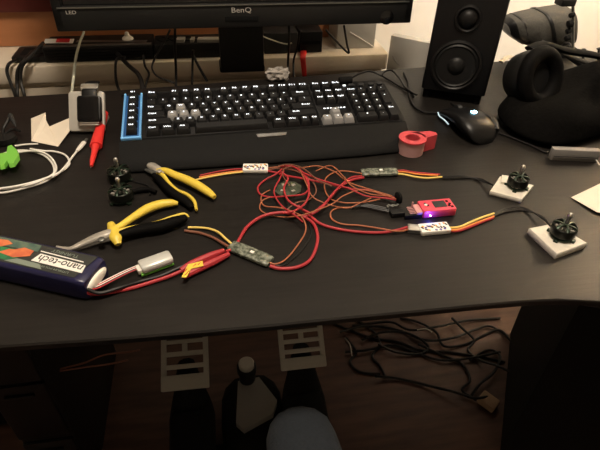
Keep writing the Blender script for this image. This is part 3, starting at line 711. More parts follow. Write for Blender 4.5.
# ------------------------------------------------------------------ watch stand + watch
A, B = U(71,133), U(106.5,132.5); C1 = U(72,99)
t = thing('watch_stand', 'light grey charging stand with a white cable at the back left of the desk', 'charging stand', (A+B)/2, ang(A,B))
w = (B-A).length; dl = 0
TS = Rm(R(50),'X')
m = MB(TS); m.box((0,.036,.005),(w,.070,.010), b=.009); m.build('back_plate', M['lgrey'], t)
m = MB(); m.box((0,.028,.004),(w*.8,.055,.007), b=.005); m.prism([(-w*.3,.037),(w*.3,.037),(w*.3,.047),(-w*.3,.047)], .006, .035); m.build('base', M['lgrey'], t)
m = MB(TS); m.rings([(.017,0),(.017,.003),(.015,.004)], (.003,.036,.010), seg=24); m.build('charging_puck', M['white'], t)
wt = thing('smart_watch', 'dark square smart watch with metal strap resting on the grey stand', 'watch', (A+B)/2+Vector((0,0,0)), ang(A,B))
Tw = TS @ Tm((.009,.012,.0145))
m = MB(Tw); m.box((0,.024,.006),(.040,.046,.011), b=.009); m.build('case', M['blk_s'], wt)
m = MB(Tw); m.box((0,.024,.0118),(.034,.040,.0012), b=.006); m.build('glass', M['watchglass'], wt)
m = MB(Tw); m.box((0,.001,.008),(.032,.003,.002), b=.001); m.box((0,-.003,.007),(.032,.0015,.002), b=.0005); m.build('lug', M['steel'], wt)
m = MB(Tw); m.tube([(0,.044,.006),(0,.058,.004),(0,.070,-.004),(0,.078,-.016)], [.013,.013,.013,.012], seg=12, flat=.22); m.build('strap', M['blk'], wt)
m = MB(Tw); m.box((0,.064,.0030),(.029,.011,.004), b=.001, M4=Rm(R(-25),'X')); m.build('clasp', M['silver'], wt)
m = MB(); m.tube([UY(84,32,1.19), UY(79,45,1.14), U(75.5,60,.05), UY(73.5,78,1.03)+Vector((0,0,0)), U(71.5,96,.008), U(72,104,.008)], .0028); m.build('charging_cable', M['gwire'], t, world=True)

# red test clip
t = thing('test_clip', 'bright red plastic test hook clip leaning by the watch stand', 'test clip', U(96,135,0), 0)
m = MB(); m.tube([U(103,113.5,.012),U(101,121,.012),U(100,129,.011),U(98,137,.010),U(96,146,.009)], [.0095,.0100,.0082,.0092,.0102], seg=12, flat=.75); m.build('grip', M['redp'], t, world=True)
m = MB(); m.tube([U(96,144,.009),U(94.5,152,.0075),U(92.5,160,.006),U(91.3,166,.005)], [.0070,.0048,.0040,.0022], seg=10); m.build('nozzle', M['redp'], t, world=True)
m = MB(); m.tube([U(101,114,.014),U(101,111.5,.014)], .005, seg=10); m.build('plunger', M['redp'], t, world=True)
m = MB(); m.tube([U(91.4,165.5,.005),U(90.6,167.8,.004)], .0006, seg=6, n=1); m.build('hook', M['silver'], t, world=True)

# ------------------------------------------------------------------ white USB cable with plug, green clip
t = thing('usb_cable', 'coiled white charging cable with small plug at the left of the desk', 'cable', U(20,175,0))
m = MB(); m.tube([U(-14,193,.0025),U(5,192.5,.0025),U(28,187,.0025),U(46,181,.0025),U(54,173,.0025),U(52,163,.0025),U(42,154.5,.0025),U(25,150.5,.0025),U(6,153,.0025),U(-10,162,.0025)], .0017, seg=10)
m.tube([U(-14,189,.006),U(8,188.5,.006),U(30,184.5,.006),U(48,177.5,.006),U(56,170,.006),U(53.5,161,.006),U(46,154,.006),U(34,151,.006),U(15,153,.006),U(-8,160,.006)], .0017, seg=10)
m.tube([U(-14,190,.0095),U(12,187,.009),U(34,182,.007),U(54,175,.0065),U(66,168,.003),U(69.5,162,.0025),U(65,155,.0025),U(54,151.5,.0025),U(44,151,.006),U(30,149,.009)], .0017, seg=10)
m.tube([U(52,177,.009),U(60,172,.006),U(66.5,165,.0045),U(72,157.5,.003),U(78,149.5,.003)], .0017, seg=10)
m.tube([U(15,146,.002),U(26,144.5,.002),U(38,144,.002)], .0016, seg=8)
m.build('cord', M['wwire'], t, world=True)
m = MB(); m.tube([U(77,151,.0035),U(80,147.5,.004),U(84,142.5,.004)], [.0028,.0042,.0042], seg=12, flat=.7); m.build('plug', M['white'], t, world=True)
m = MB(); p, q = U(84,142.5,.004), U(86.8,139,.004); m.tube([p, q], .0026, seg=10, n=1, flat=.6); m.build('plug_tip', M['gmetal'], t, world=True)
t = thing('cable_clip', 'lime green plastic clip on the white cable at the left edge', 'clip', U(8,160,0))
P = [(-6,158),(2,156.5),(8,155.5),(9,149),(13,147.5),(19,153),(20,159.5),(15,166.5),(10,167.5),(8.5,164),(5,168.5),(1,169.5),(-6,166)]
m = MB(); Q = [U(*p, .012) for p in P]; iw = WM[t.name].inverted(); Q = [iw@q for q in Q]
m.prism([(q.x,q.y) for q in Q], .0115, .0175, top=[(q.x*.94+.0,q.y*.94) for q in Q]); m.build('clip_body', M['green'], t, smooth=False)
m = MB(); m.prism([(q.x*.6,q.y*.6) for q in Q], .001, .012); m.build('clip_foot', M['green'], t, smooth=False)

# ------------------------------------------------------------------ papers
def sheet(name, label, polys, mm='paper'):
    """polys: list of polygons of (u,v,z) sharing folds; extruded 0.4 mm"""
    m = MB()
    for poly in polys:
        top = [m._v(U(*p)) for p in poly]; bot = [m._v(U(*p)-Vector((0,0,.0004))) for p in poly]
        m.face(top); m.face(bot[::-1])
        for i in range(len(top)): j = (i+1)%len(top); m.face([top[i],bot[i],bot[j],top[j]])
    return tag(m.build(name, M[mm], smooth=False), label, 'paper')
sheet('paper_scrap', 'cut notched cream paper scrap left of the grey charging stand', [[(31,118.5,.004),(45.5,112.5,.014),(46,120,.008),(49.5,126.5,.0015),(58,146.5,.0015),(31.5,141,.0015)],[(49.5,126.5,.0015),(72,116.8,.012),(75.8,122.5,.010),(58,146.5,.0015)]])
sheet('folded_paper', 'folded cream paper at the right edge of the desk', [[(571,197.3,.0015),(601,183,.015),(604,183,.015),(597,212,.004)],[(604,183,.015),(640,175,.004),(645,222,.0012),(597,212,.004)]])

# ------------------------------------------------------------------ grey slab at the right
A, B = U(550,161,.0), U(597,163,.0)
t = thing('adapter_box', 'flat grey plastic box beside the black bag at the right', 'box', (A+B)/2, ang(A,B))
L = (B-A).length
m = MB(); m.box((0,.007,.0110),(L,.012,.021), b=.002); m.build('case', M['grey'], t)
m = MB(); m.box((0,-.0004,.0095),(L-.006,.0010,.0006)); m.build('seam', M['grill'], t)
m = MB(); m.tube([(L/2-.004,.0,.006),(L/2-.002,-.006,.004),(L/2-.001,-.010,.002)], .0008, seg=6); m.build('wire_end', M['white'], t)

# ------------------------------------------------------------------ right cluster: black bag, headphones, grey case, tripod
def heap(name, label, cat, outline, hts, mm, seed=1, nl=7):
    random.seed(seed); n = len(outline); P = [U(*p) for p in outline]; c = sum(P, Vector())/n
    m = MB(); rg = []
    for k in range(nl):
        f = k/(nl-1); s = math.cos(f*PI/2*.93)**.55; z = hts*math.sin(f*PI/2)
        rg.append([(c.x+(p.x-c.x)*s*(1+.06*math.sin(i*2.3+k*1.1+seed)), c.y+(p.y-c.y)*s*(1+.035*math.cos(i*1.9+k*1.7)), DESK+.001+z*(1+.16*math.sin(i*1.7+k*.6))*(1+1.05*max(0,min(1,(p.x-c.x+.0)/.10)))) for i, p in enumerate(P)])
    m.loft(rg); o = m.build(name, M[mm], ang=80)
    sub = o.modifiers.new('s','SUBSURF'); sub.levels = 2; sub.render_levels = 2
    return tag(o, label, cat)
heap('black_bag', 'soft black fabric bag heaped at the right end of the desk', 'bag', [(487,112),(497,132),(522,143),(549,153),(575,150),(600,140),(650,130),(680,100),(640,92),(580,98),(520,96)], .062, 'blkfab', 3)
# headphones leaning on the bag
A = U(522,98,.05)
t = thing('headphones', 'black over-ear headphones leaning beside the loudspeaker', 'headphones', U(528,112,0), 0)
c = U(534,77,.080); c2 = c
ax = Vector((.20,-.85,.30)).normalized()
def cupparts(c, ax, k, ra=.040):
    q = ax.to_track_quat('Z','Y')
    m = MB(); m.rings([(ra*.72*k,-.034*k),(ra*.95*k,-.030*k),(ra*1.06*k,-.014*k),(ra*1.06*k,.003*k),(ra*.98*k,.010*k)], c, ax, seg=36); m.build('ear_cup', M['blk'], t, world=True)
    m = MB(); m.tube([c+ax*.013*k+q@Vector((ra*.82*k*math.cos(2*PI*j/24),ra*.92*k*math.sin(2*PI*j/24),0)) for j in range(24)], .0125*k, closed=True, seg=12, n=2); m.build('ear_pad', M['leather'], t, world=True)
    m = MB(); m.rings([(ra*.6*k,0),(.001,.001)], c+ax*.0105*k, ax, seg=24); m.build('driver_cloth', M['grill'], t, world=True)
cupparts(c, ax, 1.12)
cupparts(c+Vector((.17,.0,-.02)), Vector((-.35,-.5,.75)).normalized(), 1.0)
m = MB(); b0 = c2; m.tube([b0+Vector((-.004,.035,.040)), b0+Vector((.04,.055,.040)), b0+Vector((.09,.06,.026)), b0+Vector((.15,.05,.018)), b0+Vector((.172,.03,.016))], [.009,.013,.015,.014,.010], seg=12, flat=.45); m.build('headband', M['leather'], t, world=True)
# cord along the bag's edge
m = MB(); m.tube([U(496,132,.0025),U(510,137,.0025),U(530,145,.0025),U(545,152,.0025),U(549,150,.0025)], .0018, seg=8); tag(m.build('headphone_cord', M['bwire']), 'thin black cord on the desk along the front of the black bag', 'cord')
# grey fabric case on the wall side
YB = 1.12
t = thing('fabric_case', 'tapered grey fabric camera case with black band behind the headphones', 'case', UY(540,60,YB)*1.0, 0)
A, B = UY(508,30,YB), UY(572,24,YB)
def sect(u, v0, v1, dep):
    a, b = UY(u[0], v0, YB), UY(u[1], v1, YB); c = (a+b)/2; h = (a-b).length/2; ax_ = (a-b).normalized()
    return [c+ax_*h*math.copysign(abs(math.sin(q*PI/10))**.6, math.sin(q*PI/10))+Vector((0,1,0))*dep*math.copysign(abs(math.cos(q*PI/10))**.6, math.cos(q*PI/10)) for q in range(20)]
S = [((507.5,512),19,37.5,.030),((511,518),16.5,42,.038),((525,528),13,43,.045),((540,546),10,43,.048),((553,557),8,43,.050),((566,565),6,41,.050)]
m = MB(); m.loft([sect(*s) for s in S]); m.build('body', M['greyfab'], t, world=True)
m = MB(); m.loft([sect((503.5,507),22,34,.024), sect((507,511.5),18.5,38,.031), sect((509.5,514.5),17,39.5,.034)]); m.build('end_cap', M['blk_s'], t, world=True)
m = MB(); m.loft([sect((538,545),9.6,43.5,.0495), sect((541,547.5),9.2,43.6,.050)]); m.build('band', M['blk'], t, world=True)
m = MB(); m.loft([sect((515,522),15,43,.0405), sect((516.5,523.5),14.7,43.2,.041)]); m.build('stitching', M['blk'], t, world=True)
m = MB(); m.prism([(UY(552,45,YB).x-.045,YB-.04),(UY(552,45,YB).x+.045,YB-.04),(UY(552,45,YB).x+.045,YB-.0),(UY(552,45,YB).x-.045,YB-.0)], DESK+.001, UY(552,40,YB).z-.01); m.build('support', M['grill'], t, world=True, smooth=False)
# tripod / boom with knobs
YT = 1.02
t = thing('tripod', 'folded tripod with dark knobs rising at the right edge', 'tripod', UY(575,70,YT)*1.0, 0)
def seg3(name, a, b, r0, r1, mm): m = MB(); m.cyl(a, b, r0, r1); return m.build(name, M[mm], t, world=True)
seg3('column', UY(573,50,YT), UY(573,-4,YT), .0032, .0032, 'gmetal')
m = MB()
for u, v, r_ in ((572,15,.0055),(570,24,.0085),(568.5,31,.006),(567.5,38,.0065),(566.5,47,.0045)): p = UY(u,v,YT-.006); m.rings([(r_*.7,-.006),(r_,-.004),(r_,.004),(r_*.7,.006)], p, (1,0,.3), seg=14)
m.build('knob', M['grill'], t, world=True)
m = MB(); m.box(UY(565.5,1.5,YT),(.034,.03,.014), b=.003); m.build('head', M['blk'], t, world=True)
m = MB(); m.tube([UY(541,42,YT-.03), UY(556,49,YT-.05), UY(574,58,YT-.07), UY(602,68,YT-.08), UY(625,74,YT-.08)], [.0055,.0055,.0050,.0050,.005], seg=10); m.build('leg', M['greyfab'], t, world=True)
m = MB(); m.tube([UY(552,45,YT-.02), UY(566,55,YT-.035), UY(582,66,YT-.05), UY(596,74,YT-.055)], .0050, seg=10); m.build('leg', M['blk_s'], t, world=True)
m = MB(); p = UY(573,50,YT); m.tube([p, Vector((p.x-.01,p.y+.02,DESK+.05)), Vector((p.x-.02,p.y+.03,DESK+.007))], .0055, seg=10, n=3); m.build('leg', M['blk_s'], t, world=True)
for u, v0, v1 in ((583,49,60),(598,48,66)):
    m = MB(); p0, p1 = UY(u,v1,YT-.04), UY(u+1,v0,YT-.04); m.cyl(p0, p1, .0028); 
    for f in (.15,.55,.95): p = p0.lerp(p1, f); m.rings([(.003,-.002),(.0052,-.001),(.0052,.001),(.003,.002)], p, (0,0,1), seg=12)
    m.build('clamp_screw', M['blk_s'], t, world=True)
# small pale things between speaker and headphones
m = MB(); m.tube([U(501,62,.05),U(506,58,.055),U(512,57,.05),U(516,62,.03)], .006, seg=8, flat=.5); tag(m.build('ribbon', M['sill']), 'pale beige strap curled between the loudspeaker and the headphones', 'strap')

# ------------------------------------------------------------------ devices on the ledge
LZ = 0.0
def ledge_box(name, label, cat, u0, u1, v_top, Y, dep, mm, bev=.003, parts=None, zb=0.001):
    xl, xr = UY(u0, v_top, Y).x, UY(u1, v_top, Y).x; zt = (UY(u0, v_top, Y).z+UY(u1, v_top, Y).z)/2-DESK
    t = thing(name, label, cat, ((xl+xr)/2, Y, DESK), 0)
    m = MB(); m.box((0,dep/2,(zt+zb)/2),(xr-xl,dep,zt-zb), b=bev); m.build('case', M[mm], t)
    return t, xr-xl, zt
t, w, z = ledge_box('power_adapter', 'small black power adapter at the far left end of the ledge', 'power adapter', 10, 50, 57, 1.175, .075, 'blk', .008)
m = MB(); m.box((0,.037,z+.0006),(w*.6,.04,.001), b=.004); m.build('label_plate', M['grill'], t)
t, w, z = ledge_box('network_router', 'long black network router with white and red stickers left of the monitor stand', 'router', 41, 152, 47, 1.17, .085, 'blk', .004)
m = MB()
for k in range(4): m.box((0,-.0006,.008+k*.006*z/.03),(w*.94,.0012,.0018))
m.build('vent_groove', M['grill'], t)
m = MB(); m.box((0,.012,z+.0008),(w*.99,.012,.0014), b=.001); m.build('trim_strip', M['gmetal'], t)
def topq(t_, u0, u1, v0, v1, zz): 
    iw = WM[t_.name].inverted(); return [tuple((iw@U(u,v,zz))[:2]) for u,v in ((u0,v1),(u1,v1),(u1+1.5,v0),(u0+1.5,v0))]
m = MB(); m.prism(topq(t,44,73,39.5,43.5,z), z+.0003, z+.0018); m.build('white_sticker', M['white_l'], t, smooth=False)
m = MB(); m.prism(topq(t,56,69,39.8,43.2,z), z+.0018, z+.0028); m.build('red_sticker', M['red_l'], t, smooth=False)
m = MB(); m.prism(topq(t,76,146,40.5,42.5,z), z+.0003, z+.0012); m.build('top_panel', M['gmetal'], t, smooth=False)
rt = t; rz_ = z
p = U(128,40,z); t = thing('white_plug', 'small white cone-shaped plug standing on the black router', 'plug', (p.x,p.y,DESK+z+.002))
m = MB(); m.rings([(.013,0),(.013,.003),(.006,.008),(.004,.016),(.002,.017)], seg=18); m.build('plug_body', M['white'], t)
t, w, z = ledge_box('power_strip', 'black power strip with white plugs between router and monitor stand', 'power strip', 153, 221, 44, 1.17, .07, 'blk', .004)
m = MB(); 
for k in range(4): m.rings([(.015,0),(.013,.001),(.012,-.004)], (-w/2+.022+k*.028,.035,z+.0005), seg=20, cap=False)
m.build('socket', M['grill'], t)
for u0, u1 in ((176,184),(190,193.5),(197,219)):
    m = MB(); P = topq(t,u0,u1,38,41,z+.004); m.prism(P, z+.0005, z+.007); m.build('plug_top', M['lgrey'], t, smooth=False)
t, w, z = ledge_box('dark_box', 'dark green-grey device right of the monitor stand on the ledge', 'device box', 264, 298, 33, 1.18, .07, 'dgrey')
m = MB(); m.tube([UY(262,36,1.17),UY(272,40,1.172),UY(285,44,1.172),UY(292,43,1.17)], .0016, seg=6); m.build('antenna_lead', M['gwire'], t, world=True)
t, w, z = ledge_box('black_box', 'narrow black box beside the red strap on the ledge', 'device box', 300, 323, 32, 1.18, .08, 'blk')
m = MB(); m.box((0,-.0006,z*.5),(w*.8,.001,z*.15)); m.build('slot', M['grill'], t)
t, w, z = ledge_box('beige_box', 'beige carton on the ledge below the monitor\'s right half', 'carton', 338, 377, 22, 1.20, .10, 'lgrey', .002)
m = MB(); m.tube([UY(350,32,1.198),UY(360,38,1.198),UY(374,47,1.198)], .0010, seg=5); m.build('flap_edge', M['white_l'], t, world=True)
# red strap in front of the ledge
m = MB(); m.tube([U(302.5,45,.008),U(303.5,52,.004),UY(303,58,1.148),UY(304,70,1.148),UY(305,80,1.148)], [.010,.008,.007,.006,.005], seg=10, flat=.35); tag(m.build('red_strap', M['redp']), 'red strap hanging over the ledge right of the monitor stand', 'strap')
# crumpled tissue behind keyboard
random.seed(4)
m = MB(); bmesh.ops.create_icosphere(m.bm, subdivisions=3, radius=1)
c = U(279,84,.0)
for v in m.bm.verts:
    k = 1+.30*math.sin(v.co.x*5+1)*math.cos(v.co.y*6)+.22*random.uniform(-1,1)
    z_ = max(v.co.z*k, -.8); v.co = Vector((c.x+v.co.x*.024*k, c.y+.02+v.co.y*.012*k, DESK+.013+z_*.015))
tag(m.build('crumpled_tissue', M['clothw'], smooth=False), 'crumpled pale tissue just behind the keyboard, right of monitor stand', 'tissue')
# upright pale slab behind the desk at right
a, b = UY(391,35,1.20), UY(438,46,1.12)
t = thing('pale_slab', 'large thin pale slab standing behind the desk between monitor and loudspeaker', 'carton', (a.x, 1.20, 0), ang(a,b))
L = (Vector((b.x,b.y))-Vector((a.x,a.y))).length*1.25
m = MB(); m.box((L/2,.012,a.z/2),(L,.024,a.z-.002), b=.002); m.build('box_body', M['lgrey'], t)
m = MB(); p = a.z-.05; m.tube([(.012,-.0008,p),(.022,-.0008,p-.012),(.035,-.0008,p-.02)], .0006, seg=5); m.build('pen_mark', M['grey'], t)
# hanging cables left of the stand
def hang(name, label, pts, r_=.003, mm='bwire', cat='cable', group=None):
    m = MB(); m.tube(pts, r_, seg=8, n=7); return tag(m.build(name, M[mm]), label, cat, group)
hang('hanging_cable', 'leftmost black cable hanging over the ledge at the far left', [UY(16,60,1.17),UY(9,64,1.14),UY(7,72,1.13),UY(11,84,1.115),UY(16,98,1.10),UY(20,120,1.10)], .0035)
hang('hanging_cable', 'black cable of two arching off the power adapter, the inner left one', [UY(34,56,1.19)+Vector((0,0,.01)),UY(25,60,1.14),UY(18,70,1.13),UY(17,84,1.12),UY(17.5,98,1.10),UY(20,125,1.10)], .0040)
hang('hanging_cable', 'black cable arching over the adapter corner, nearest the white cable', [UY(45,48,1.19)+Vector((0,0,.012)),UY(30,57,1.14),UY(22,67,1.13),UY(21,82,1.12),UY(25,98,1.10),UY(30,125,1.10)], .0035)
hang('hanging_cable', 'thick black cable standing upright left of the blue keyboard strip', [UY(125,57,1.16),UY(117,59,1.12),UY(115.5,68,1.10),UY(116,80,1.08),UY(119,90,1.06),U(123,96,.003)], .0030)
hang('hanging_cable', 'thick black cable slanting down behind the keyboard corner', [UY(118,56,1.17)+Vector((0,0,.006)),UY(128,65,1.12),UY(138,74,1.08),UY(142,84,1.05),UY(143,96,1.02)], .0048)
hang('hanging_cable', 'black cable crossing down beside the slanting one near the blue strip', [UY(143,55,1.14),UY(145,66,1.12),UY(149,74,1.08),UY(146,84,1.06),UY(144,95,1.03)], .0025)
hang('hanging_cable', 'grey cable hanging from under the monitor in a wide bend', [UY(170,30,1.06),UY(163,44,1.08),UY(155,58,1.10),UY(152,68,1.09),UY(157,76,1.07),UY(166,80,1.06),UY(174,83,1.05)], .0022, 'dgrey')
hang('hanging_cable', 'straight black cable hanging below the monitor, left of three', [UY(175,28,1.07),UY(175,50,1.08),UY(176,70,1.08),UY(176,92,1.04)], .0028)
hang('hanging_cable', 'short straight black cable beside the slanted one under the monitor', [UY(193,50,1.10),UY(192.5,66,1.10),UY(192,84,1.06)], .0025)
hang('hanging_cable', 'short black cable slanting right beneath the monitor, left of its stand', [UY(193,55,1.12),UY(199,67,1.09),UY(207,81,1.06)], .0032)
hang('hanging_cable', 'black cable hanging right of the monitor stand by the red strap', [UY(289,24,1.08),UY(289,45,1.11),UY(288,62,1.13),UY(288,80,1.10)], .0028)
hang('hanging_cable', 'black cable just left of the red strap behind the keyboard', [UY(300,30,1.08),UY(297,48,1.11),UY(293.5,62,1.12),UY(294,82,1.08)], .0025)
hang('hanging_cable', 'V-shaped black cable hanging below the right half of the monitor', [UY(326,30,1.05),UY(338,43,1.08),UY(348.5,53,1.11),UY(347,44,1.09),UY(344,26,1.05)], .0024)
# dark clip thing at left edge
t = thing('helping_hand', 'small black helping hand clamp at the left edge behind the green clip', 'clamp', U(6,142,0))
m = MB(); m.rings([(.016,0),(.018,.002),(.017,.010),(.008,.012)], (0,0,.001)); m.build('base', M['blk'], t)
m = MB(); m.tube([U(4,140,.01),U(3,130,.015),U(8,120,.025),U(10,114,.028)], .0028); m.tube([U(4,135,.012),U(12,129,.012),U(20,131,.01)], .0022); m.build('arm', M['blk'], t, world=True)
m = MB(); m.tube([U(10,115,.028),U(13,121,.022),U(16,127,.016)], [.004,.0035,.001]); m.build('jaw', M['dgrey'], t, world=True)

# ------------------------------------------------------------------ under the desk
FZ = -DESK
def F_(u, v, h=0.0): return U(u, v, FZ+h)
# rudder pedals
t = thing('rudder_pedals', 'black rudder pedal unit with two slotted silver footplates under the desk', 'pedals', F_(250,392)*1.0, 0)
def pedal(c, hs):
    h = .19
    P = [U(c[i][0], c[i][1], zz) for i, zz in enumerate((-.50,-.50,-.56,-.56))]   # tl, tr, br, bl
    tl, tr, br_, bl_ = P
    X = ((tr-tl)+(br_-bl_))/2; Yv = ((tl-bl_)+(tr-br_))/2; w_ = X.length; l_ = Yv.length; X.normalize(); N = X.cross(Yv).normalized(); Yv = N.cross(X)
    cc = (tl+tr+br_+bl_)/4
    B4 = Matrix((X, Yv, N)).transposed().to_4x4(); B4.translation = cc
    m = MB(B4)
    for s in (-1,1): m.box((s*(w_/2-.006),0,0),(.012,l_,.010), b=.003)
    m.box((0,-l_/2+l_*.14,.001),(w_,l_*.28,.012), b=.003)
    m.box((0,-l_*.07,0),(w_,.010,.009), b=.002)
    m.box((0,l_*.17,0),(w_,.010,.009), b=.002)
    m.box((0,l_*.40,0),(w_,.008,.009), b=.002)
    m.box((0,l_*.285,0),(.012,l_*.22,.008), b=.002)
    o = m.build('footplate', M['pedal'], t, world=True)
    m = MB(B4); 
    m.box((0,-l_/2+.004,.0075),(w_*.9,.003,.002)); m.build('toe_ridge', M['lgrey'], o, world=True)
    m = MB(); d_ = cc-N*.02
    m.tube([d_, d_+Vector((0,-.02,-.07)), Vector((d_.x+hs*.0,d_.y-.06,.062)), Vector((d_.x+hs*.0,d_.y-.24,.058))], [.020,.036,.054,.050], seg=10); m.build('pedal_arm', M['grill'], t, world=True)
pedal([(159,338.5),(205,334.5),(212.5,387),(163.5,392)], -1)
pedal([(275,329),(320,325.5),(328.5,365),(283.5,371.5)], 1)
kp_ = U(246.5,365.5,-.60)
m = MB(); rg = []
for z_, sx, sy in ((.004,.075,.13),(.03,.078,.132),(.055,.066,.12),(.064,.05,.10)):
    rg.append([(kp_.x+.006+sx*math.copysign(abs(math.cos(q*PI/8))**.6,math.cos(q*PI/8)), kp_.y-.09+sy*math.copysign(abs(math.sin(q*PI/8))**.6,math.sin(q*PI/8)), z_) for q in range(16)])
m.loft(rg); m.build('base_housing', M['grill'], t, world=True)
m = MB(); P = [U(*p,-.655) for p in ((238,381),(259,377),(277,400),(273,413),(244,429),(236,422))]
m.prism([(p.x,p.y) for p in P], .060, .085); m.build('centre_plate', M['grey'], t, world=True, smooth=False)
m = MB(); m.box((kp_.x+.01,kp_.y-.14,.012),(.30,.03,.02), b=.004); m.build('rail', M['blk'], t, world=True)
m = MB(); m.rings([(.024,0),(.024,.018),(.021,.021),(.019,.018)], (kp_.x,kp_.y,kp_.z-.020), seg=28, cap=True); m.build('knob_ring', M['blk'], t, world=True)
m = MB(); m.rings([(.019,0),(.019,.012),(.016,.0145)], (kp_.x,kp_.y,kp_.z-.002), seg=24); m.build('tension_knob', M['pedal'], t, world=True)
m = MB(); m.cyl((kp_.x,kp_.y,.08),(kp_.x,kp_.y,kp_.z-.018),.02); m.build('knob_column', M['blk'], t, world=True)
# PC tower at left and right black bulk
a, b = F_(4,421), F_(60,421)
t = thing('computer_tower', 'black computer tower under the left end of the desk', 'computer', ((a.x+b.x)/2-.06,.86,0), 0)
m = MB(); m.box((0,.0,.225),(.20,.24,.43), b=.008); m.build('case', M['blk_s'], t)
m = MB(); m.box((0,-.123,.225),(.18,.006,.40), b=.004); m.build('front_panel', M['grill'], t)
for x in (-.08,.08):
    m = MB(); m.cyl((x,-.09,0),(x,-.09,.012),.015); m.cyl((x,.09,0),(x,.09,.012),.015); m.build('foot', M['grill'], t)
a = F_(90,440); 
t = thing('drawer_pedestal', 'tall narrow black pedestal beside the computer tower under the desk', 'pedestal', (-.385,.72,0), 0)
m = MB(); m.box((0,.03,.30),(.10,.36,.60), b=.006); m.build('carcass', M['blk'], t)
for z_ in (.12,.31,.49):
    m = MB(); m.box((0,-.153,z_),(.094,.008,.17), b=.003); f = m.build('drawer', M['blk_s'], t)
    m = MB(); m.box((0,-.160,z_+.06),(.05,.006,.006), b=.002); m.build('handle', M['blk'], f)
g0, g1 = F_(508,340), F_(498,450)
gd = (g1-g0).normalized(); gn = Vector((-gd.y, gd.x, 0)); gc = g0 + gd*.17 + gn*.205
t = thing('storage_box', 'big black storage box under the right end of the desk', 'box', (gc.x,gc.y,0), math.atan2(gn.y,gn.x))
m = MB(); m.prism([(-.20,-.20),(.20,-.20),(.20,.20),(-.20,.20)], .002, .62, top=[(-.215,-.215),(.215,-.215),(.215,.215),(-.215,.215)]); m.build('box_body', M['grill'], t, smooth=False)
m = MB(); m.box((0,0,.632),(.44,.44,.022), b=.01); m.build('lid', M['blk'], t)
m = MB(); m.box(F_(487,404)+Vector((0,0,.012)),(.035,.045,.022), b=.004, rz=.6); tag(m.build('tan_carton', M['tan']), 'small tan carton on the floor beside the big black box', 'carton')
# floor cables
random.seed(11)
cabs = [
 [(330,322),(350,330),(372,338),(398,342),(420,350),(448,352),(475,356),(505,362)],
 [(345,352),(368,350),(392,345),(415,352),(440,360),(470,358),(500,352)],
 [(340,332),(366,326),(398,330),(425,340),(452,338),(474,330),(490,326),(508,336)],
 [(375,376),(400,379),(430,386),(455,392),(474,398),(492,396)],
 [(352,318),(372,330),(380,344),(372,356),(380,366),(386,378)],
 [(400,318),(418,322),(436,332),(444,346),(466,344),(486,334),(500,330),(512,342)],
 [(362,340),(384,332),(410,334),(428,346),(420,354),(396,352),(378,344)],
 [(452,318),(462,328),(474,340),(468,350),(480,360),(498,366),(510,372)],
 [(346,338),(356,352),(350,362),(360,372),(380,374)],
 [(418,344),(440,354),(462,364),(470,380),(462,390),(476,400)],
 [(470,360),(488,350),(500,356),(494,372),(480,384),(470,398)],
 [(352,326),(390,322),(410,330),(440,326),(470,320),(500,318)],
 [(60,369),(84,363),(104,355),(128,352),(140,350)],
 [(60,371),(86,367),(110,364),(128,360)],
]
labs = ['black cable running left to right through the heap under the desk','black cable low in the heap behind the right pedal','black cable curving up near the far floor edge','lowest black cable crossing the open floor behind the right pedal','black cable dropping beside the right pedal','black cable with a hump near the big black box','black cable curled into a loop in the middle of the heap','black cable coming forward to the big black box','short black cable nearest the right silver pedal','black cable dipping to the tan carton','black cable ringed by the tan carton','farthest black cable along the back of the floor heap','thin brown wire pair upper strand under the left desk side','thin brown wire lower strand under the left desk side']
for i, c_ in enumerate(cabs):
    m = MB(); r_ = .0038 if i < 12 else .0018
    h = (i % 4)*.008
    P = []
    for k, (u, v) in enumerate(c_):
        hh = r_+.001+h*(math.sin(k*1.3+i)*.5+.5) if i < 12 else .35
        P.append(F_(u, v, hh))
    m.tube(P, r_, seg=8, n=6); tag(m.build('floor_cable' if i < 12 else 'hanging_wire', M['bwire'] if i < 12 else M['brown']), labs[i], 'cable', 'cables in the heap on the floor' if i < 12 else 'thin wires under the left side of the desk')
for (u0, v0, u1, v1, lb) in ((345,338,352,356,'thin pale cable tie standing beside the right silver pedal'),(417,330,432,332,'pale cable tie lying on the heap of floor cables')):
    m = MB(); m.tube([F_(u0,v0,.03), F_((u0+u1)/2+1.5,(v0+v1)/2-2,.035), F_(u1,v1,.03)], .0018, seg=6); tag(m.build('cable_tie', M['lgrey']), lb, 'cable tie')

# ------------------------------------------------------------------ person (seated, only legs in view)
t = thing('person', 'seated person in blue-grey jeans and black shoes, knee at the front edge of the desk', 'person', (.06,.0,0), 0)
me = bpy.data.meshes.new('jeans')
V = [(0,-.22,.56),(.09,-.20,.54),(.015,.06,.56),(.012,.335,.545),(.03,.36,.30),(.035,.36,.10),(-.11,-.20,.54),(-.20,.0,.53),(-.30,.17,.47),(-.26,.20,.28),(-.24,.20,.10),(0,-.25,.72)]
Rr = [.15,.10,.066,.049,.045,.042,.11,.085,.065,.058,.05,.15]
Ed = [(0,1),(1,2),(2,3),(3,4),(4,5),(0,6),(6,7),(7,8),(8,9),(9,10),(0,11)]
me.from_pydata([Vector(v) for v in V], Ed, []); me.skin_vertices or None
o = bpy.data.objects.new('jeans', me); COL.objects.link(o); o.parent = t
sk = o.modifiers.new('skin','SKIN')
lay = me.skin_vertices[0].data if me.skin_vertices else None
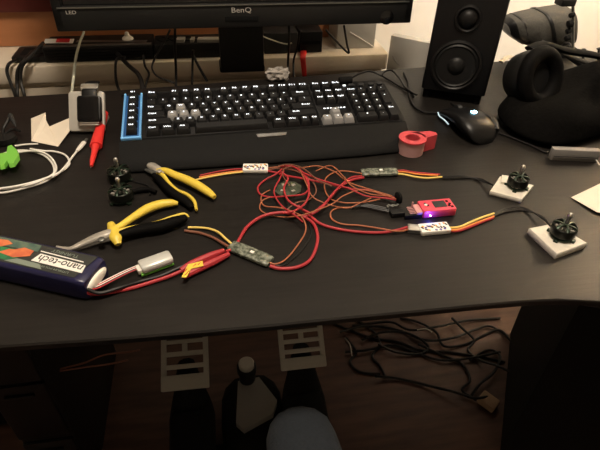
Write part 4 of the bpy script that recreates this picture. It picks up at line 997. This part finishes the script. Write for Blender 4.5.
if lay is None:
    bm = bmesh.new(); bm.from_mesh(me); l_ = bm.verts.layers.skin.verify()
    for i, v in enumerate(bm.verts): v[l_].radius = (Rr[i], Rr[i]); v[l_].use_root = (i == 0)
    bm.to_mesh(me); bm.free()
else:
    for i, d_ in enumerate(lay): d_.radius = (Rr[i], Rr[i]); d_.use_root = (i == 0)
sb = o.modifiers.new('sub','SUBSURF'); sb.levels = 2; sb.render_levels = 2
me.materials.append(M['jeans']); sk.use_smooth_shade = True
for (x, y, a_) in ((.04,.39,0),(-.24,.23,.1)):
    m = MB(Tm((x,y,0)) @ Rm(a_,'Z')); rg = []
    for yy, w_, h_ in ((-.08,.030,.075),(-.06,.037,.085),(-.01,.040,.085),(.05,.042,.065),(.11,.046,.050),(.16,.040,.040),(.18,.022,.028)):
        rg.append([(w_*math.copysign(abs(math.cos(q*PI/8))**.8, math.cos(q*PI/8)), yy, .002+h_*(.5+.5*math.sin(q*PI/8))) for q in range(16)])
    m.loft(rg); m.build('shoe', M['shoe'], t)

# ------------------------------------------------------------------ light: warm ceiling lamp, plus two lamps added for the wall
LP = Vector((.10,.34,2.33))
t = thing('ceiling_lamp', 'round warm white ceiling lamp above the desk', 'lamp', (LP.x,LP.y,ZC))
m = MB(); m.rings([(.06,0),(.06,-.02),(.012,-.025),(.012,-.06)], (0,0,0)); m.build('mount', M['white'], t)
m = MB(); m.rings([(.02,-.06),(.12,-.07),(.165,-.10),(.17,-.13),(.15,-.16),(.10,-.18),(.02,-.185)], (0,0,0), seg=40); m.build('lamp_shade', M['lamp'], t)
ld = bpy.data.lights.new('ceiling_light', 'AREA'); ld.shape = 'DISK'; ld.size = .34; ld.energy = 25; ld.color = (1,.85,.68)
lo = bpy.data.objects.new('ceiling_light', ld); COL.objects.link(lo); lo.location = (LP.x,LP.y,ZC-.20)
t = thing('added_floor_lamp', 'added floor lamp with a glowing shade, out of view right of the desk by the wall', 'lamp', (1.35,1.02,0))  # added lamp outside the view, lifts the brightness of the back wall
m = MB(); m.rings([(.13,0),(.13,.015),(.02,.03),(.012,.05)], seg=32); m.build('base', M['blk'], t)
m = MB(); m.cyl((0,0,.045),(0,0,1.50),.011); m.build('pole', M['gmetal'], t)
m = MB(); m.rings([(.13,1.48),(.09,1.72),(.088,1.72),(.128,1.48)], cap=False, seg=36); m.build('lamp_shade', M['lamp'], t)
pd = bpy.data.lights.new('added_lamp_light', 'POINT'); pd.shadow_soft_size = .07; pd.energy = 20; pd.color = (1,.85,.68)
po = bpy.data.objects.new('added_lamp_light', pd); COL.objects.link(po); po.location = (1.35,1.02,1.60)
t = thing('added_spotlight', 'added unseen ceiling spotlight brightening the wall behind the desk', 'spotlight', (.95,.35,ZC))  # unseen spotlight added to wash the right part of the back wall
sd = Vector((.80,1.36,1.16))-Vector((.95,.35,ZC-.16)); sd.normalize()
m = MB(); m.rings([(.045,0),(.045,-.015),(.010,-.02),(.010,-.09)]); m.build('mount', M['white'], t)
m = MB(); m.rings([(.030,-.06),(.035,-.05),(.040,.055),(.037,.055),(.033,.03),(.001,.028)], (0,0,-.13), sd, seg=28); m.build('head', M['white'], t)
sl = bpy.data.lights.new('wall_fill_spot', 'SPOT'); sl.energy = 120; sl.color = (1,.88,.72); sl.spot_size = R(42); sl.spot_blend = .7; sl.shadow_soft_size = .04
so = bpy.data.objects.new('wall_fill_spot', sl); COL.objects.link(so); so.location = Vector((.95,.35,ZC-.13))+sd*.07; so.rotation_euler = sd.to_track_quat('-Z','Y').to_euler()
pd = bpy.data.lights.new('led_light', 'POINT'); pd.shadow_soft_size = .002; pd.energy = .025; pd.color = (.05,.08,1)
po = bpy.data.objects.new('led_light', pd); COL.objects.link(po); po.location = U(430.5,217,.009)
w = bpy.data.worlds.new('world'); sc.world = w; w.use_nodes = True
w.node_tree.nodes['Background'].inputs[0].default_value = (.5,.4,.3,1); w.node_tree.nodes['Background'].inputs[1].default_value = .02
sc.view_settings.view_transform = 'Standard'; sc.view_settings.look = 'None'; sc.view_settings.gamma = 1
sc.view_settings.use_curve_mapping = False; sc.view_settings.exposure = 0.0
